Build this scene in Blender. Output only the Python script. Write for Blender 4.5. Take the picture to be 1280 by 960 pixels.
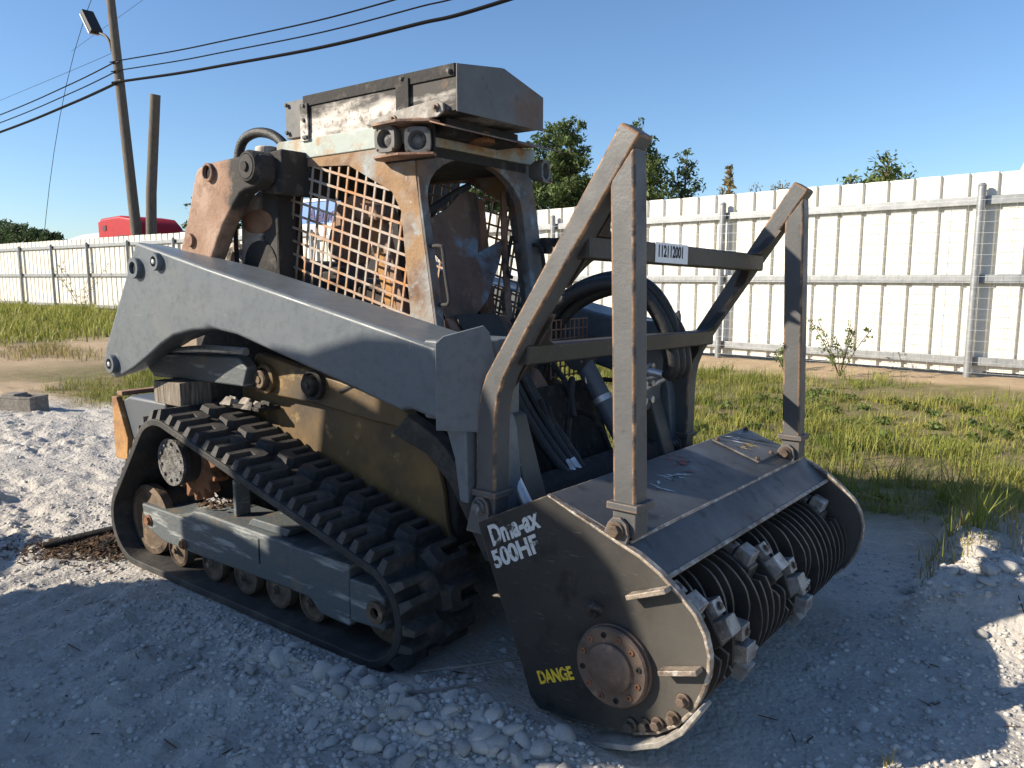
import bpy, bmesh, math, random
import numpy as np
from mathutils import Vector, Matrix
random.seed(7); RNG = np.random.default_rng(7)
R = math.radians
scene = bpy.context.scene
for o in list(bpy.data.objects): bpy.data.objects.remove(o, do_unlink=True)
COL = scene.collection

# ------------------------------------------------------------------ camera
CAM = Vector((2.889, -2.872, 1.5))
cd = bpy.data.cameras.new('camera'); cd.sensor_width = 36; cd.lens = 27.0
cd.clip_start = 0.05; cd.clip_end = 3000
cam = bpy.data.objects.new('camera', cd); COL.objects.link(cam)
cam.location = CAM; cam.rotation_euler = (R(90-7.888), 0, R(37.07))
scene.camera = cam

# ------------------------------------------------------------------ light
SUN_DIR = Vector((-0.6069, -0.6524, 0.4540)).normalized()
world = bpy.data.worlds.new('World'); scene.world = world; world.use_nodes = True
wn = world.node_tree; wn.nodes.clear()
wo = wn.nodes.new('ShaderNodeOutputWorld'); wb = wn.nodes.new('ShaderNodeBackground')
sky = wn.nodes.new('ShaderNodeTexSky'); sky.sky_type = 'NISHITA'; sky.sun_disc = False
sky.sun_elevation = R(27); sky.sun_rotation = math.atan2(SUN_DIR.x, SUN_DIR.y)
sky.altitude = 0; sky.air_density = 1.0; sky.dust_density = 0.3; sky.ozone_density = 5.5
wb.inputs['Strength'].default_value = 0.096
wn.links.new(sky.outputs[0], wb.inputs[0]); wn.links.new(wb.outputs[0], wo.inputs[0])
sd = bpy.data.lights.new('sun', 'SUN'); sd.energy = 5.0; sd.angle = R(0.5); sd.color = (1, 0.89, 0.72)
sun = bpy.data.objects.new('sun', sd); COL.objects.link(sun)
sun.rotation_euler = (-SUN_DIR).to_track_quat('-Z', 'Y').to_euler(); sun.location = (-8, -10, 9)
vs = scene.view_settings
vs.view_transform = 'Standard'; vs.look = 'None'; vs.exposure = 0.86; vs.gamma = 1.0; vs.use_curve_mapping = False

# ------------------------------------------------------------------ materials
MATS = {}
def mat(name, base, layers=(), rough=0.6, metal=0.0, bump=None, wear=None, spec=0.5, rvar=0.0, attr=None, stretch=None):
    """base colour, then layers (colour, noise scale, threshold, softness[, stretch]); bump (scale, strength); wear (colour, radius, gain)"""
    m = bpy.data.materials.new(name); m.use_nodes = True; MATS[name] = m
    nt = m.node_tree; N = nt.nodes; L = nt.links; b = N['Principled BSDF']
    tc = N.new('ShaderNodeTexCoord')
    def coords(st):
        if st is None: return tc.outputs['Object']
        mp = N.new('ShaderNodeMapping'); mp.inputs['Scale'].default_value = st
        L.new(tc.outputs['Object'], mp.inputs['Vector']); return mp.outputs[0]
    cur = None
    def mix(fac, col, cur):
        mx = N.new('ShaderNodeMix'); mx.data_type = 'RGBA'
        if cur is None: mx.inputs[6].default_value = (*base, 1)
        else: L.new(cur, mx.inputs[6])
        mx.inputs[7].default_value = (*col, 1); L.new(fac, mx.inputs[0]); return mx.outputs[2]
    for i, ly in enumerate(layers):
        if ly[0] == 'grad':                                             # tone change with a ragged edge along one axis; scorch on link and column
            _, col, axis, a_, b_, amt, fsc = ly
            sp_ = N.new('ShaderNodeSeparateXYZ'); L.new(tc.outputs['Object'], sp_.inputs[0])
            nz = N.new('ShaderNodeTexNoise'); nz.inputs['Scale'].default_value = fsc; nz.inputs['Detail'].default_value = 6; nz.inputs['Roughness'].default_value = .65
            L.new(tc.outputs['Object'], nz.inputs['Vector'])
            m1 = N.new('ShaderNodeMath'); m1.operation = 'MULTIPLY_ADD'; m1.inputs[1].default_value = amt; L.new(nz.outputs[0], m1.inputs[0]); L.new(sp_.outputs['XYZ'.index(axis)], m1.inputs[2])
            mr = N.new('ShaderNodeMapRange'); mr.interpolation_type = 'SMOOTHSTEP'; mr.inputs[1].default_value = a_+amt*.5; mr.inputs[2].default_value = b_+amt*.5; L.new(m1.outputs[0], mr.inputs[0])
            cur = mix(mr.outputs[0], col, cur); continue
        col, sc, th, so = ly[:4]; st = ly[4] if len(ly) > 4 else stretch
        nz = N.new('ShaderNodeTexNoise'); nz.noise_dimensions = '4D'; nz.inputs['W'].default_value = 3.1*i + len(name)
        nz.inputs['Scale'].default_value = sc; nz.inputs['Detail'].default_value = 6; nz.inputs['Roughness'].default_value = 0.62
        L.new(coords(st), nz.inputs['Vector'])
        mr = N.new('ShaderNodeMapRange'); mr.inputs[1].default_value = th-so; mr.inputs[2].default_value = th+so
        L.new(nz.outputs[0], mr.inputs[0]); cur = mix(mr.outputs[0], col, cur)
    if wear:
        col, rad, gain = wear
        bv = N.new('ShaderNodeBevel'); bv.samples = 4; bv.inputs[0].default_value = rad
        ge = N.new('ShaderNodeNewGeometry'); dt = N.new('ShaderNodeVectorMath'); dt.operation = 'DOT_PRODUCT'
        L.new(bv.outputs[0], dt.inputs[0]); L.new(ge.outputs['Normal'], dt.inputs[1])
        nz = N.new('ShaderNodeTexNoise'); nz.inputs['Scale'].default_value = 22; nz.inputs['Detail'].default_value = 5
        L.new(tc.outputs['Object'], nz.inputs['Vector'])
        s1 = N.new('ShaderNodeMath'); s1.operation = 'SUBTRACT'; s1.inputs[0].default_value = 1.0; L.new(dt.outputs['Value'], s1.inputs[1])
        s2 = N.new('ShaderNodeMath'); s2.operation = 'MULTIPLY'; L.new(s1.outputs[0], s2.inputs[0]); s2.inputs[1].default_value = gain
        mr = N.new('ShaderNodeMapRange'); mr.inputs[1].default_value = 0.36; mr.inputs[2].default_value = 0.62; L.new(nz.outputs[0], mr.inputs[0])
        s3 = N.new('ShaderNodeMath'); s3.operation = 'MULTIPLY'; s3.use_clamp = True; L.new(s2.outputs[0], s3.inputs[0]); L.new(mr.outputs[0], s3.inputs[1])
        cur = mix(s3.outputs[0], col, cur)
    if cur is None: b.inputs['Base Color'].default_value = (*base, 1)
    else: L.new(cur, b.inputs['Base Color'])
    b.inputs['Roughness'].default_value = rough; b.inputs['Metallic'].default_value = metal
    b.inputs['Specular IOR Level'].default_value = spec
    if rvar:
        nz = N.new('ShaderNodeTexNoise'); nz.inputs['Scale'].default_value = 9; nz.inputs['Detail'].default_value = 5
        L.new(tc.outputs['Object'], nz.inputs['Vector'])
        mr = N.new('ShaderNodeMapRange'); mr.inputs[1].default_value = .3; mr.inputs[2].default_value = .7
        mr.inputs[3].default_value = rough-rvar; mr.inputs[4].default_value = min(1, rough+rvar)
        L.new(nz.outputs[0], mr.inputs[0]); L.new(mr.outputs[0], b.inputs['Roughness'])
    if bump:
        nz = N.new('ShaderNodeTexNoise'); nz.inputs['Scale'].default_value = bump[0]; nz.inputs['Detail'].default_value = 7; nz.inputs['Roughness'].default_value = .65
        L.new(coords(stretch), nz.inputs['Vector'])
        bp = N.new('ShaderNodeBump'); bp.inputs['Strength'].default_value = bump[1]; bp.inputs['Distance'].default_value = 0.02
        L.new(nz.outputs[0], bp.inputs['Height']); L.new(bp.outputs[0], b.inputs['Normal'])
    return m

SCR = (1.2, 1, 30)      # stretched noise reads as long scratches
mat('arm_paint', (.108,.124,.140), [((.130,.146,.161),2.0,.5,.2), ((.21,.225,.24),9,.665,.02,(1,4,26)), ((.15,.155,.155),3,.66,.1), ((.088,.102,.116),30,.6,.12), ((.24,.25,.26),5,.70,.012,(14,4,1.5))], rough=.42, spec=.3, bump=(60,.05), wear=((.3,.3,.3),.006,3), rvar=.1)
mat('black_paint', (.026,.025,.024), [((.036,.034,.032),4,.5,.15), ((.11,.10,.095),14,.67,.05,(1,5,9)), ((.014,.014,.014),9,.6,.06), ('grad',(.085,.078,.068),'X',.12,.62,.5,3)], rough=.5, spec=.25, bump=(45,.08), wear=((.34,.25,.17),.008,5), rvar=.1)
mat('crossbar_paint', (.026,.023,.021), [((.045,.036,.03),7,.55,.1), ((.10,.09,.085),24,.7,.04)], rough=.5, spec=.35, bump=(60,.1), wear=((.2,.15,.12),.01,4))  # guard paint darkened so the shade on the crossbar fronts sits in the colour
mat('guard_paint', (.062,.063,.066), [((.080,.081,.083),7,.5,.15), ((.034,.034,.034),16,.66,.06), ((.17,.165,.16),34,.7,.04)], rough=.55, bump=(70,.1), wear=((.26,.15,.085),.014,6), rvar=.1)
mat('hood_paint', (.055,.056,.06), [((.10,.10,.10),3,.52,.2), ((.25,.24,.22),9,.7,.03,(6,1,6)), ((.025,.025,.027),12,.62,.06)], rough=.47, bump=(45,.08), wear=((.55,.52,.48),.006,5), rvar=.12)
mat('rusty_edge', (.20,.12,.07), [((.06,.05,.045),12,.52,.06), ((.34,.22,.13),25,.6,.08)], rough=.7, bump=(50,.3))
mat('worn_edge', (.36,.30,.24), [((.12,.09,.07),14,.5,.12), ((.55,.52,.48),30,.6,.08)], rough=.5, metal=.3, bump=(50,.3))
mat('yellow_paint', (.22,.132,.045), [((.11,.072,.032),2.5,.46,.15), ((.045,.034,.026),3,.53,.12), ((.40,.27,.11),11,.68,.08)], rough=.6, bump=(30,.1))
mat('cab_steel', (.27,.28,.275), [((.27,.165,.085),4.5,.50,.08), ((.14,.075,.045),6,.56,.08), ((.33,.40,.42),7,.62,.06), ((.55,.55,.53),14,.70,.05)], rough=.8, bump=(40,.3))
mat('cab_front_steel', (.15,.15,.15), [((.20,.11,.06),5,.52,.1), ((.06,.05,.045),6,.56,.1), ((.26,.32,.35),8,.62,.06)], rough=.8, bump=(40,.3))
mat('roof_steel', (.36,.40,.37), [((.36,.21,.10),8,.55,.06), ((.2,.14,.10),5,.6,.08), ((.48,.52,.46),12,.62,.06)], rough=.8, bump=(40,.2))
mat('grille_steel', (.40,.35,.30), [((.42,.20,.08),5,.52,.09), ((.16,.10,.07),12,.62,.08)], rough=.75, bump=(60,.3))
mat('soot_steel', (.52,.48,.44), [((.12,.10,.085),18,.60,.08), ((.035,.032,.03),1.9,.465,.06,(1,1,3.2)), ((.05,.045,.04),30,.62,.06), ((.25,.13,.07),5,.68,.05)], rough=.72, metal=.15, bump=(30,.1))
mat('box_front_steel', (.12,.12,.12), [((.16,.16,.155),5,.55,.12), ((.15,.085,.05),3.5,.62,.08), ((.08,.06,.05),20,.66,.08)], rough=.7, metal=.2, bump=(30,.15))
mat('soot_black', (.025,.023,.022), [((.10,.085,.07),14,.62,.08)], rough=.85, bump=(40,.4))
mat('link_rust', (.25,.15,.10), [((.36,.25,.19),4,.5,.12), ((.15,.08,.05),12,.6,.1), ('grad',(.035,.032,.03),'X',-.50,-.40,.25,9), ((.22,.2,.18),30,.68,.05)], rough=.85, bump=(45,.35))
mat('rust_plate', (.23,.12,.075), [((.33,.22,.16),4,.5,.12), ((.05,.04,.035),5,.6,.06), ((.14,.075,.045),12,.6,.1)], rough=.85, bump=(45,.35))
mat('scorched_column', (.34,.30,.26), [((.10,.09,.08),5,.58,.07), ((.52,.48,.44),18,.60,.06), ((.24,.12,.06),4,.66,.06), ('grad',(.045,.042,.04),'X',-.47,-.40,.2,8)], rough=.85, bump=(45,.3))
mat('rust_disc', (.30,.17,.10), [((.2,.1,.06),9,.5,.12)], rough=.85)
mat('rubber', (.022,.022,.022), [((.075,.066,.058),5,.58,.12), ((.012,.012,.012),30,.6,.1)], rough=.72, bump=(60,.25))
mat('lug_rubber', (.045,.043,.042), [((.11,.095,.082),8,.56,.12), ((.02,.02,.02),30,.62,.1)], rough=.75, bump=(70,.3))
mat('beam_paint', (.085,.098,.105), [((.30,.31,.30),3,.60,.05,(1,1,7)), ((.35,.35,.33),22,.68,.03,(1,1,9)), ((.16,.12,.08),6,.64,.06)], rough=.6, bump=(40,.25), wear=((.3,.28,.25),.006,4))
mat('wheel_steel', (.16,.115,.08), [((.06,.045,.035),9,.55,.1), ((.30,.22,.15),16,.64,.06)], rough=.7, metal=.35, bump=(40,.3))
mat('cast_cover', (.22,.215,.21), [((.08,.075,.07),26,.5,.1), ((.4,.39,.37),34,.64,.05)], rough=.6, metal=.4, bump=(60,.8))
mat('rust_steel', (.25,.11,.05), [((.10,.05,.03),12,.55,.1), ((.4,.22,.1),20,.66,.06)], rough=.85, bump=(40,.5))
mat('bright_steel', (.55,.55,.56), [((.25,.22,.2),14,.6,.1), ((.8,.8,.8),20,.66,.05)], rough=.38, metal=.7, bump=(40,.25))
mat('tooth_steel', (.33,.32,.31), [((.15,.12,.1),18,.55,.1), ((.6,.6,.58),10,.62,.08)], rough=.45, metal=.35, bump=(40,.3), wear=((.65,.63,.6),.005,4))
mat('disc_steel', (.04,.036,.033), [((.085,.072,.06),7,.55,.15)], rough=.5, metal=.2, bump=(40,.15), wear=((.34,.28,.22),.004,5))
mat('skid_steel', (.30,.285,.26), [((.16,.14,.12),8,.5,.12), ((.42,.40,.37),16,.6,.08)], rough=.8, bump=(50,.3))
mat('flange_steel', (.15,.105,.08), [((.08,.06,.05),10,.52,.12), ((.24,.17,.12),20,.64,.06)], rough=.6, metal=.3, bump=(50,.2))
mat('dark_gap', (.012,.012,.012), rough=.9)
mat('hose_rubber', (.016,.016,.017), [((.05,.045,.04),25,.64,.08)], rough=.55, bump=(90,.3))
mat('cylinder_paint', (.085,.095,.11), [((.16,.16,.16),8,.66,.06)], rough=.45)
mat('collapsed_sheet', (.14,.085,.06), [((.16,.24,.32),4,.60,.05), ((.07,.045,.035),5,.55,.1), ((.24,.15,.10),12,.62,.06)], rough=.8, bump=(30,.3))
mat('seat_shell', (.24,.15,.11), [((.36,.25,.19),6,.55,.1), ((.1,.06,.05),5,.62,.06)], rough=.9, bump=(40,.3))
mat('orange_paint', (.40,.21,.07), [((.2,.1,.05),5,.56,.08), ((.5,.4,.3),12,.66,.06)], rough=.8, bump=(40,.3))
mat('fence_white', (.66,.64,.575), [((.62,.59,.52),.6,.55,.2), ((.54,.48,.39),3,.72,.08)], rough=.55)
mat('galvanised', (.30,.31,.32), [((.22,.23,.24),6,.5,.15), ((.38,.38,.38),14,.62,.1)], rough=.45, metal=.45, bump=(30,.1))
mat('fence_wire', (.42,.43,.44), rough=.5, metal=.5)
mat('pole_wood', (.15,.128,.10), [((.08,.065,.05),5,.5,.15,(6,6,.35)), ((.21,.18,.145),9,.62,.1,(6,6,.3))], rough=.9, bump=(14,.5), stretch=(6,6,.4))
mat('old_wood', (.24,.205,.17), [((.09,.075,.06),9,.52,.08,(9,9,.6)), ((.36,.31,.25),12,.6,.06,(9,9,.5))], rough=.9, bump=(20,.6), stretch=(9,9,.6))
mat('burnt_wood', (.014,.012,.011), [((.07,.045,.03),14,.66,.06)], rough=.95, bump=(30,.8))
mat('chip_bark', (.12,.065,.033), [((.28,.17,.09),25,.58,.1), ((.03,.02,.014),9,.5,.1)], rough=.95)
mat('block_wood', (.23,.21,.185), [((.14,.12,.10),14,.5,.15), ((.33,.31,.28),30,.62,.08)], rough=.95, bump=(50,.5))
mat('lamp_black', (.02,.02,.022), rough=.6)
mat('cable_black', (.006,.006,.007), rough=.9, spec=.1)
mat('truck_red', (.36,.008,.012), [((.28,.008,.012),4,.6,.1)], rough=.45, spec=.3)
mat('truck_glass', (.02,.025,.03), rough=.1)
mat('trailer_blue', (.42,.52,.66), [((.55,.6,.68),1.2,.55,.2)], rough=.5)
mat('sign_blue', (.13,.25,.55), rough=.5)
mat('letter_navy', (.03,.03,.12), rough=.5)
mat('bark', (.12,.085,.06), [((.06,.045,.035),8,.55,.1)], rough=.95, bump=(12,.6))
for nm, c in (('pine_leaf',(.075,.108,.034)), ('oak_leaf',(.10,.135,.036)), ('dark_leaf',(.05,.078,.03)), ('dry_leaf',(.19,.15,.06))):
    mat(nm, c, [(tuple(min(1,k*1.8) for k in c),.9,.55,.15), (tuple(k*.5 for k in c),1.7,.58,.12)], rough=.65, spec=.3)
for nm, c, c2 in (('grass_green',(.15,.19,.035),(.30,.28,.075)), ('grass_dry',(.36,.29,.13),(.24,.22,.07)), ('grass_bright',(.24,.27,.05),(.36,.33,.09))):
    mat(nm, c, [(c2,1.3,.52,.12), (tuple(k*.6 for k in c),5,.6,.1)], rough=.6, spec=.25)
for nm in ('pine_leaf','oak_leaf','dark_leaf','dry_leaf','grass_green','grass_dry','grass_bright'):      # leaves let some sun through
    m = MATS[nm]; nt = m.node_tree; b = nt.nodes['Principled BSDF']; out = nt.nodes['Material Output']
    tr = nt.nodes.new('ShaderNodeBsdfTranslucent'); mx = nt.nodes.new('ShaderNodeMixShader'); mx.inputs[0].default_value = .3
    src = b.inputs['Base Color'].links[0].from_socket
    nt.links.new(src, tr.inputs[0]); nt.links.new(b.outputs[0], mx.inputs[1]); nt.links.new(tr.outputs[0], mx.inputs[2]); nt.links.new(mx.outputs[0], out.inputs[0])
mat('stone_pale', (.52,.50,.465), [((.40,.37,.33),9,.55,.12), ((.64,.62,.58),22,.6,.1)], rough=.9, bump=(50,.5))
mat('stone_grey', (.40,.385,.36), [((.30,.28,.25),9,.55,.12), ((.52,.5,.47),22,.6,.1)], rough=.9, bump=(50,.5))
mat('decal_white', (.50,.52,.52), [((.04,.04,.04),22,.57,.03)], rough=.6)
mat('decal_yellow', (.66,.47,.03), [((.05,.04,.03),28,.56,.03)], rough=.6)
mat('decal_red', (.28,.06,.05), [((.04,.04,.045),25,.50,.04)], rough=.6)
mat('decal_gold', (.55,.40,.16), [((.05,.05,.05),25,.50,.04)], rough=.6)
mat('tag_white', (.80,.80,.80), [((.6,.6,.62),30,.64,.1)], rough=.6)
mat('ink_black', (.015,.015,.015), rough=.7)
mat('ink_blue', (.06,.14,.42), rough=.6)

# ------------------------------------------------------------------ mesh helpers
def link(o, parent=None):
    COL.objects.link(o)
    if parent is not None: o.parent = parent
    return o
def tag(o, label=None, cat=None, group=None, kind=None):
    if label: o['label'] = label
    if cat: o['category'] = cat
    if group: o['group'] = group
    if kind: o['kind'] = kind
    return o
def empty(name, loc=(0,0,0), rot=(0,0,0)):
    o = bpy.data.objects.new(name, None); o.location = loc; o.rotation_euler = rot; o.empty_display_size = .2
    return link(o)
def copy_tree(o, parent=None):
    c = o.copy(); COL.objects.link(c); c.parent = parent
    for ch in o.children: copy_tree(ch, c)
    return c

class MB:
    def __init__(s): s.v = []; s.f = []
    def add(s, v, f):
        k = len(s.v); s.v += [tuple(map(float, p)) for p in v]; s.f += [tuple(i+k for i in q) for q in f]; return s
    def box(s, x0, x1, y0, y1, z0, z1):
        return s.add([(x0,y0,z0),(x1,y0,z0),(x1,y1,z0),(x0,y1,z0),(x0,y0,z1),(x1,y0,z1),(x1,y1,z1),(x0,y1,z1)],
              [(0,3,2,1),(4,5,6,7),(0,1,5,4),(1,2,6,5),(2,3,7,6),(3,0,4,7)])
    def prism(s, poly, a, b, axis='y', poly2=None):
        """poly in (x,z) for axis y, (y,z) for axis x, (x,y) for axis z; poly2 optional far outline"""
        n = len(poly); poly2 = poly2 or poly
        def P(q, t): return {'y': (q[0], t, q[1]), 'x': (t, q[0], q[1]), 'z': (q[0], q[1], t)}[axis]
        v = [P(q, a) for q in poly] + [P(q, b) for q in poly2]
        f = [tuple(range(n)), tuple(range(2*n-1, n-1, -1))] + [(i, i+n, (i+1) % n + n, (i+1) % n) for i in range(n)]
        return s.add(v, f)
    def ring(s, outer, inner, a, b, axis='y'):
        n = len(outer)
        def P(q, t): return {'y': (q[0], t, q[1]), 'x': (t, q[0], q[1]), 'z': (q[0], q[1], t)}[axis]
        v = [P(q, a) for q in outer] + [P(q, a) for q in inner] + [P(q, b) for q in outer] + [P(q, b) for q in inner]
        f = []
        for i in range(n):
            j = (i+1) % n
            f += [(i, j, j+n, i+n), (i+2*n, i+3*n, j+3*n, j+2*n), (i, i+2*n, j+2*n, j), (i+n, j+n, j+3*n, i+3*n)]
        return s.add(v, f)
    def cyl(s, p0, p1, r0, r1=None, n=24, caps=True):
        p0 = Vector(p0); p1 = Vector(p1); r1 = r0 if r1 is None else r1
        ax = (p1-p0).normalized(); t = Vector((0,0,1)) if abs(ax.z) < .9 else Vector((1,0,0))
        u = ax.cross(t).normalized(); w = ax.cross(u)
        v = []
        for p, r in ((p0, r0), (p1, r1)):
            for i in range(n):
                a = 2*math.pi*i/n; v.append(p + u*math.cos(a)*r + w*math.sin(a)*r)
        f = [(i, (i+1) % n, (i+1) % n+n, i+n) for i in range(n)]
        if caps: f += [tuple(range(n-1, -1, -1)), tuple(range(n, 2*n))]
        return s.add(v, f)
    def lathe(s, c, axis, prof, n=32):
        """prof: list of (radius, offset along axis) from one cap to the other"""
        c = Vector(c); ax = Vector(axis).normalized(); t = Vector((0,0,1)) if abs(ax.z) < .9 else Vector((1,0,0))
        u = ax.cross(t).normalized(); w = ax.cross(u); v = []; f = []
        for r, h in prof:
            for i in range(n):
                a = 2*math.pi*i/n; v.append(c + ax*h + (u*math.cos(a)+w*math.sin(a))*max(r, 1e-4))
        m = len(prof)
        for k in range(m-1):
            for i in range(n): f.append((k*n+i, k*n+(i+1) % n, (k+1)*n+(i+1) % n, (k+1)*n+i))
        f += [tuple(range(n-1, -1, -1)), tuple(range((m-1)*n, m*n))]
        return s.add(v, f)
    def tube(s, pts, r, n=10, sub=6):
        P = [Vector(p) for p in pts]; Q = []
        if len(P) > 2 and sub > 1:
            for i in range(len(P)-1):
                a = P[max(i-1, 0)]; b = P[i]; c = P[i+1]; e = P[min(i+2, len(P)-1)]
                for k in range(sub):
                    t = k/sub
                    Q.append(.5*((2*b) + (c-a)*t + (2*a-5*b+4*c-e)*t*t + (3*b-a-3*c+e)*t**3))
            Q.append(P[-1])
        else: Q = P
        u = None; v = []; m = len(Q)
        for i in range(m):
            tg = (Q[min(i+1, m-1)]-Q[max(i-1, 0)]).normalized()
            if u is None:
                t = Vector((0,0,1)) if abs(tg.z) < .9 else Vector((1,0,0)); u = tg.cross(t).normalized()
            u = (u - tg*u.dot(tg)).normalized(); w = tg.cross(u)
            rr = r(i/(m-1)) if callable(r) else r
            for k in range(n):
                a = 2*math.pi*k/n; v.append(Q[i] + (u*math.cos(a)+w*math.sin(a))*rr)
        f = [(i*n+k, i*n+(k+1) % n, (i+1)*n+(k+1) % n, (i+1)*n+k) for i in range(m-1) for k in range(n)]
        f += [tuple(range(n-1, -1, -1)), tuple(range((m-1)*n, m*n))]
        return s.add(v, f)
    def bar(s, p0, p1, w, h, upv=(0,0,1)):
        """rectangular bar between two points; h along upv"""
        p0 = Vector(p0); p1 = Vector(p1); ax = (p1-p0).normalized(); up = Vector(upv)
        up = (up - ax*up.dot(ax)).normalized(); sd = ax.cross(up); v = []
        for p in (p0, p1):
            for a, b in ((-1,-1),(1,-1),(1,1),(-1,1)): v.append(p + sd*a*w/2 + up*b*h/2)
        return s.add(v, [(3,2,1,0),(4,5,6,7),(0,1,5,4),(1,2,6,5),(2,3,7,6),(3,0,4,7)])
    def mesh(s, name, off=None, smooth=35):
        me = bpy.data.meshes.new(name)
        v = s.v if off is None else [(a-off[0], b-off[1], c-off[2]) for a, b, c in s.v]
        me.from_pydata(v, [], s.f)
        bm = bmesh.new(); bm.from_mesh(me); bmesh.ops.recalc_face_normals(bm, faces=bm.faces); bm.to_mesh(me); bm.free()
        if smooth:
            me.shade_smooth(); me.set_sharp_from_angle(angle=R(smooth))
        return me
    def build(s, name, m, parent=None, bevel=0, off=None, smooth=35, seg=2, edge=None):
        me = s.mesh(name, off, smooth); me.materials.append(MATS[m])
        o = bpy.data.objects.new(name, me); link(o, parent)
        if bevel:
            bv = o.modifiers.new('bevel', 'BEVEL')
            if edge: me.materials.append(MATS[edge]); bv.material = 1
            bv.width = bevel; bv.segments = seg; bv.limit_method = 'ANGLE'; bv.angle_limit = R(35); bv.harden_normals = True
        return o
def text(name, body, size, m, origin, xdir, ydir, parent, off=(0,0,0), ex=.0008, shear=0, sx=1.0):
    cu = bpy.data.curves.new('txt', 'FONT'); cu.body = body; cu.size = size; cu.extrude = ex; cu.shear = shear
    cu.offset = size*.035
    t = bpy.data.objects.new('txt', cu); COL.objects.link(t)
    dg = bpy.context.evaluated_depsgraph_get(); me = bpy.data.meshes.new_from_object(t.evaluated_get(dg))
    bpy.data.objects.remove(t); bpy.data.curves.remove(cu)
    X = Vector(xdir).normalized(); Yv = Vector(ydir); Yv = (Yv - X*Yv.dot(X)).normalized(); Z = X.cross(Yv); O = Vector(origin)-Vector(off)
    for v in me.vertices: v.co = O + X*v.co.x*sx + Yv*v.co.y + Z*v.co.z
    me.materials.clear(); me.materials.append(MATS[m]); me.name = name
    return link(bpy.data.objects.new(name, me), parent)
def hexbolt(mb, c, axis, r, h):
    c = Vector(c); ax = Vector(axis).normalized(); mb.cyl(c, c+ax*h*.35, r*1.35, n=16); mb.cyl(c+ax*h*.35, c+ax*h, r, n=6)

# ------------------------------------------------------------------ ground shape
class Noise2:
    def __init__(s, seed): s.g = np.random.default_rng(seed).random((256,256))
    def __call__(s, x, y):
        xi = np.floor(x).astype(int); yi = np.floor(y).astype(int); fx = x-xi; fy = y-yi
        fx = fx*fx*fx*(fx*(fx*6-15)+10); fy = fy*fy*fy*(fy*(fy*6-15)+10); g = s.g
        a = g[xi & 255, yi & 255]; b = g[(xi+1) & 255, yi & 255]; c = g[xi & 255, (yi+1) & 255]; d = g[(xi+1) & 255, (yi+1) & 255]
        return (a*(1-fx)+b*fx)*(1-fy) + (c*(1-fx)+d*fx)*fy - .5
NZ = [Noise2(k) for k in range(9)]
def fbm(x, y, f, octv, k0=0, gain=.5):
    t = 0; a = 1.0
    for i in range(octv): t = t + a*NZ[(k0+i) % 9](x*f+17.3*i, y*f-9.1*i); f *= 2.03; a *= gain
    return t
def smooth(a, b, t):
    t = np.clip((t-a)/(b-a), 0, 1); return t*t*(3-2*t)
def gauss(x, y, cx, cy, sx, sy, rot=0):
    c, s = math.cos(rot), math.sin(rot); u = (x-cx)*c+(y-cy)*s; v = -(x-cx)*s+(y-cy)*c
    return np.exp(-.5*((u/sx)**2+(v/sy)**2))
def ground_z(x, y):
    x = np.asarray(x, float); y = np.asarray(y, float)
    z = .05*fbm(x, y, .35, 3) + .028*fbm(x, y, 1.7, 3, 3)
    near = np.exp(-((np.hypot(x-.2, y+1.0))/8.0)**2); left = smooth(-.9, -2.2, x)
    rough = .35 + .65*smooth(-.15, .2, fbm(x, y, .8, 2, 5))
    z = z + near*rough*(1+.9*left)*(.030*fbm(x, y, 5.5, 3, 1) + .034*np.maximum(0, fbm(x, y, 13, 3, 4)-.05)+.012*np.abs(fbm(x, y, 27, 2, 7)))
    z = z + near*left*.020*np.tanh(6*fbm(x*.55+y*.3, y*1.6, 2.6, 3, 2)) + .07*gauss(x, y, -1.42, -.9, .22, .12, .45)
    under = gauss(x, y, -.1, -.75, 1.1, .33)                          # pressed flat under the tracks
    z = z*(1-.8*np.clip(under*1.3, 0, 1)) - .012
    z = z + .055*gauss(x, y, 1.28, -1.0, .22, .16, -.5) + .05*gauss(x, y, .7, -1.15, .5, .07, -.05) + .045*gauss(x, y, 1.65, -1.0, .3, .08, .1)
    z = z + .05*gauss(x, y, 1.75, .5, .12, .6)*(.6+fbm(x, y, 5, 2, 2)) - .03*gauss(x, y, 2.15, -.2, .28, .8)
    z = z + .20*smooth(2.30, 2.50, x+.16*fbm(x, y, 3, 3, 1))*smooth(.50, .90, y)*(1-smooth(1.8, 2.8, y))*(1-smooth(3.2, 4.2, x))*(1.15+.35*fbm(x, y, 6, 3, 1)) + .05*gauss(x, y, 2.4, 2.6, .8, .6)
    z = z + .22*smooth(-8, -28, x) + .05*smooth(6, 10, y)
    for k in range(9):                                                 # old cleat marks crossing the yard
        tx = -1.2-.9*k*.35
        z = z + near*.012*np.exp(-((y+1.5+.12*np.sin(x*2)-.0*k)/.28)**2)*np.sin((x+.3*y)*34)/9
    return z
def gz(x, y): return float(ground_z(np.array([x]), np.array([y]))[0])

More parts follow.
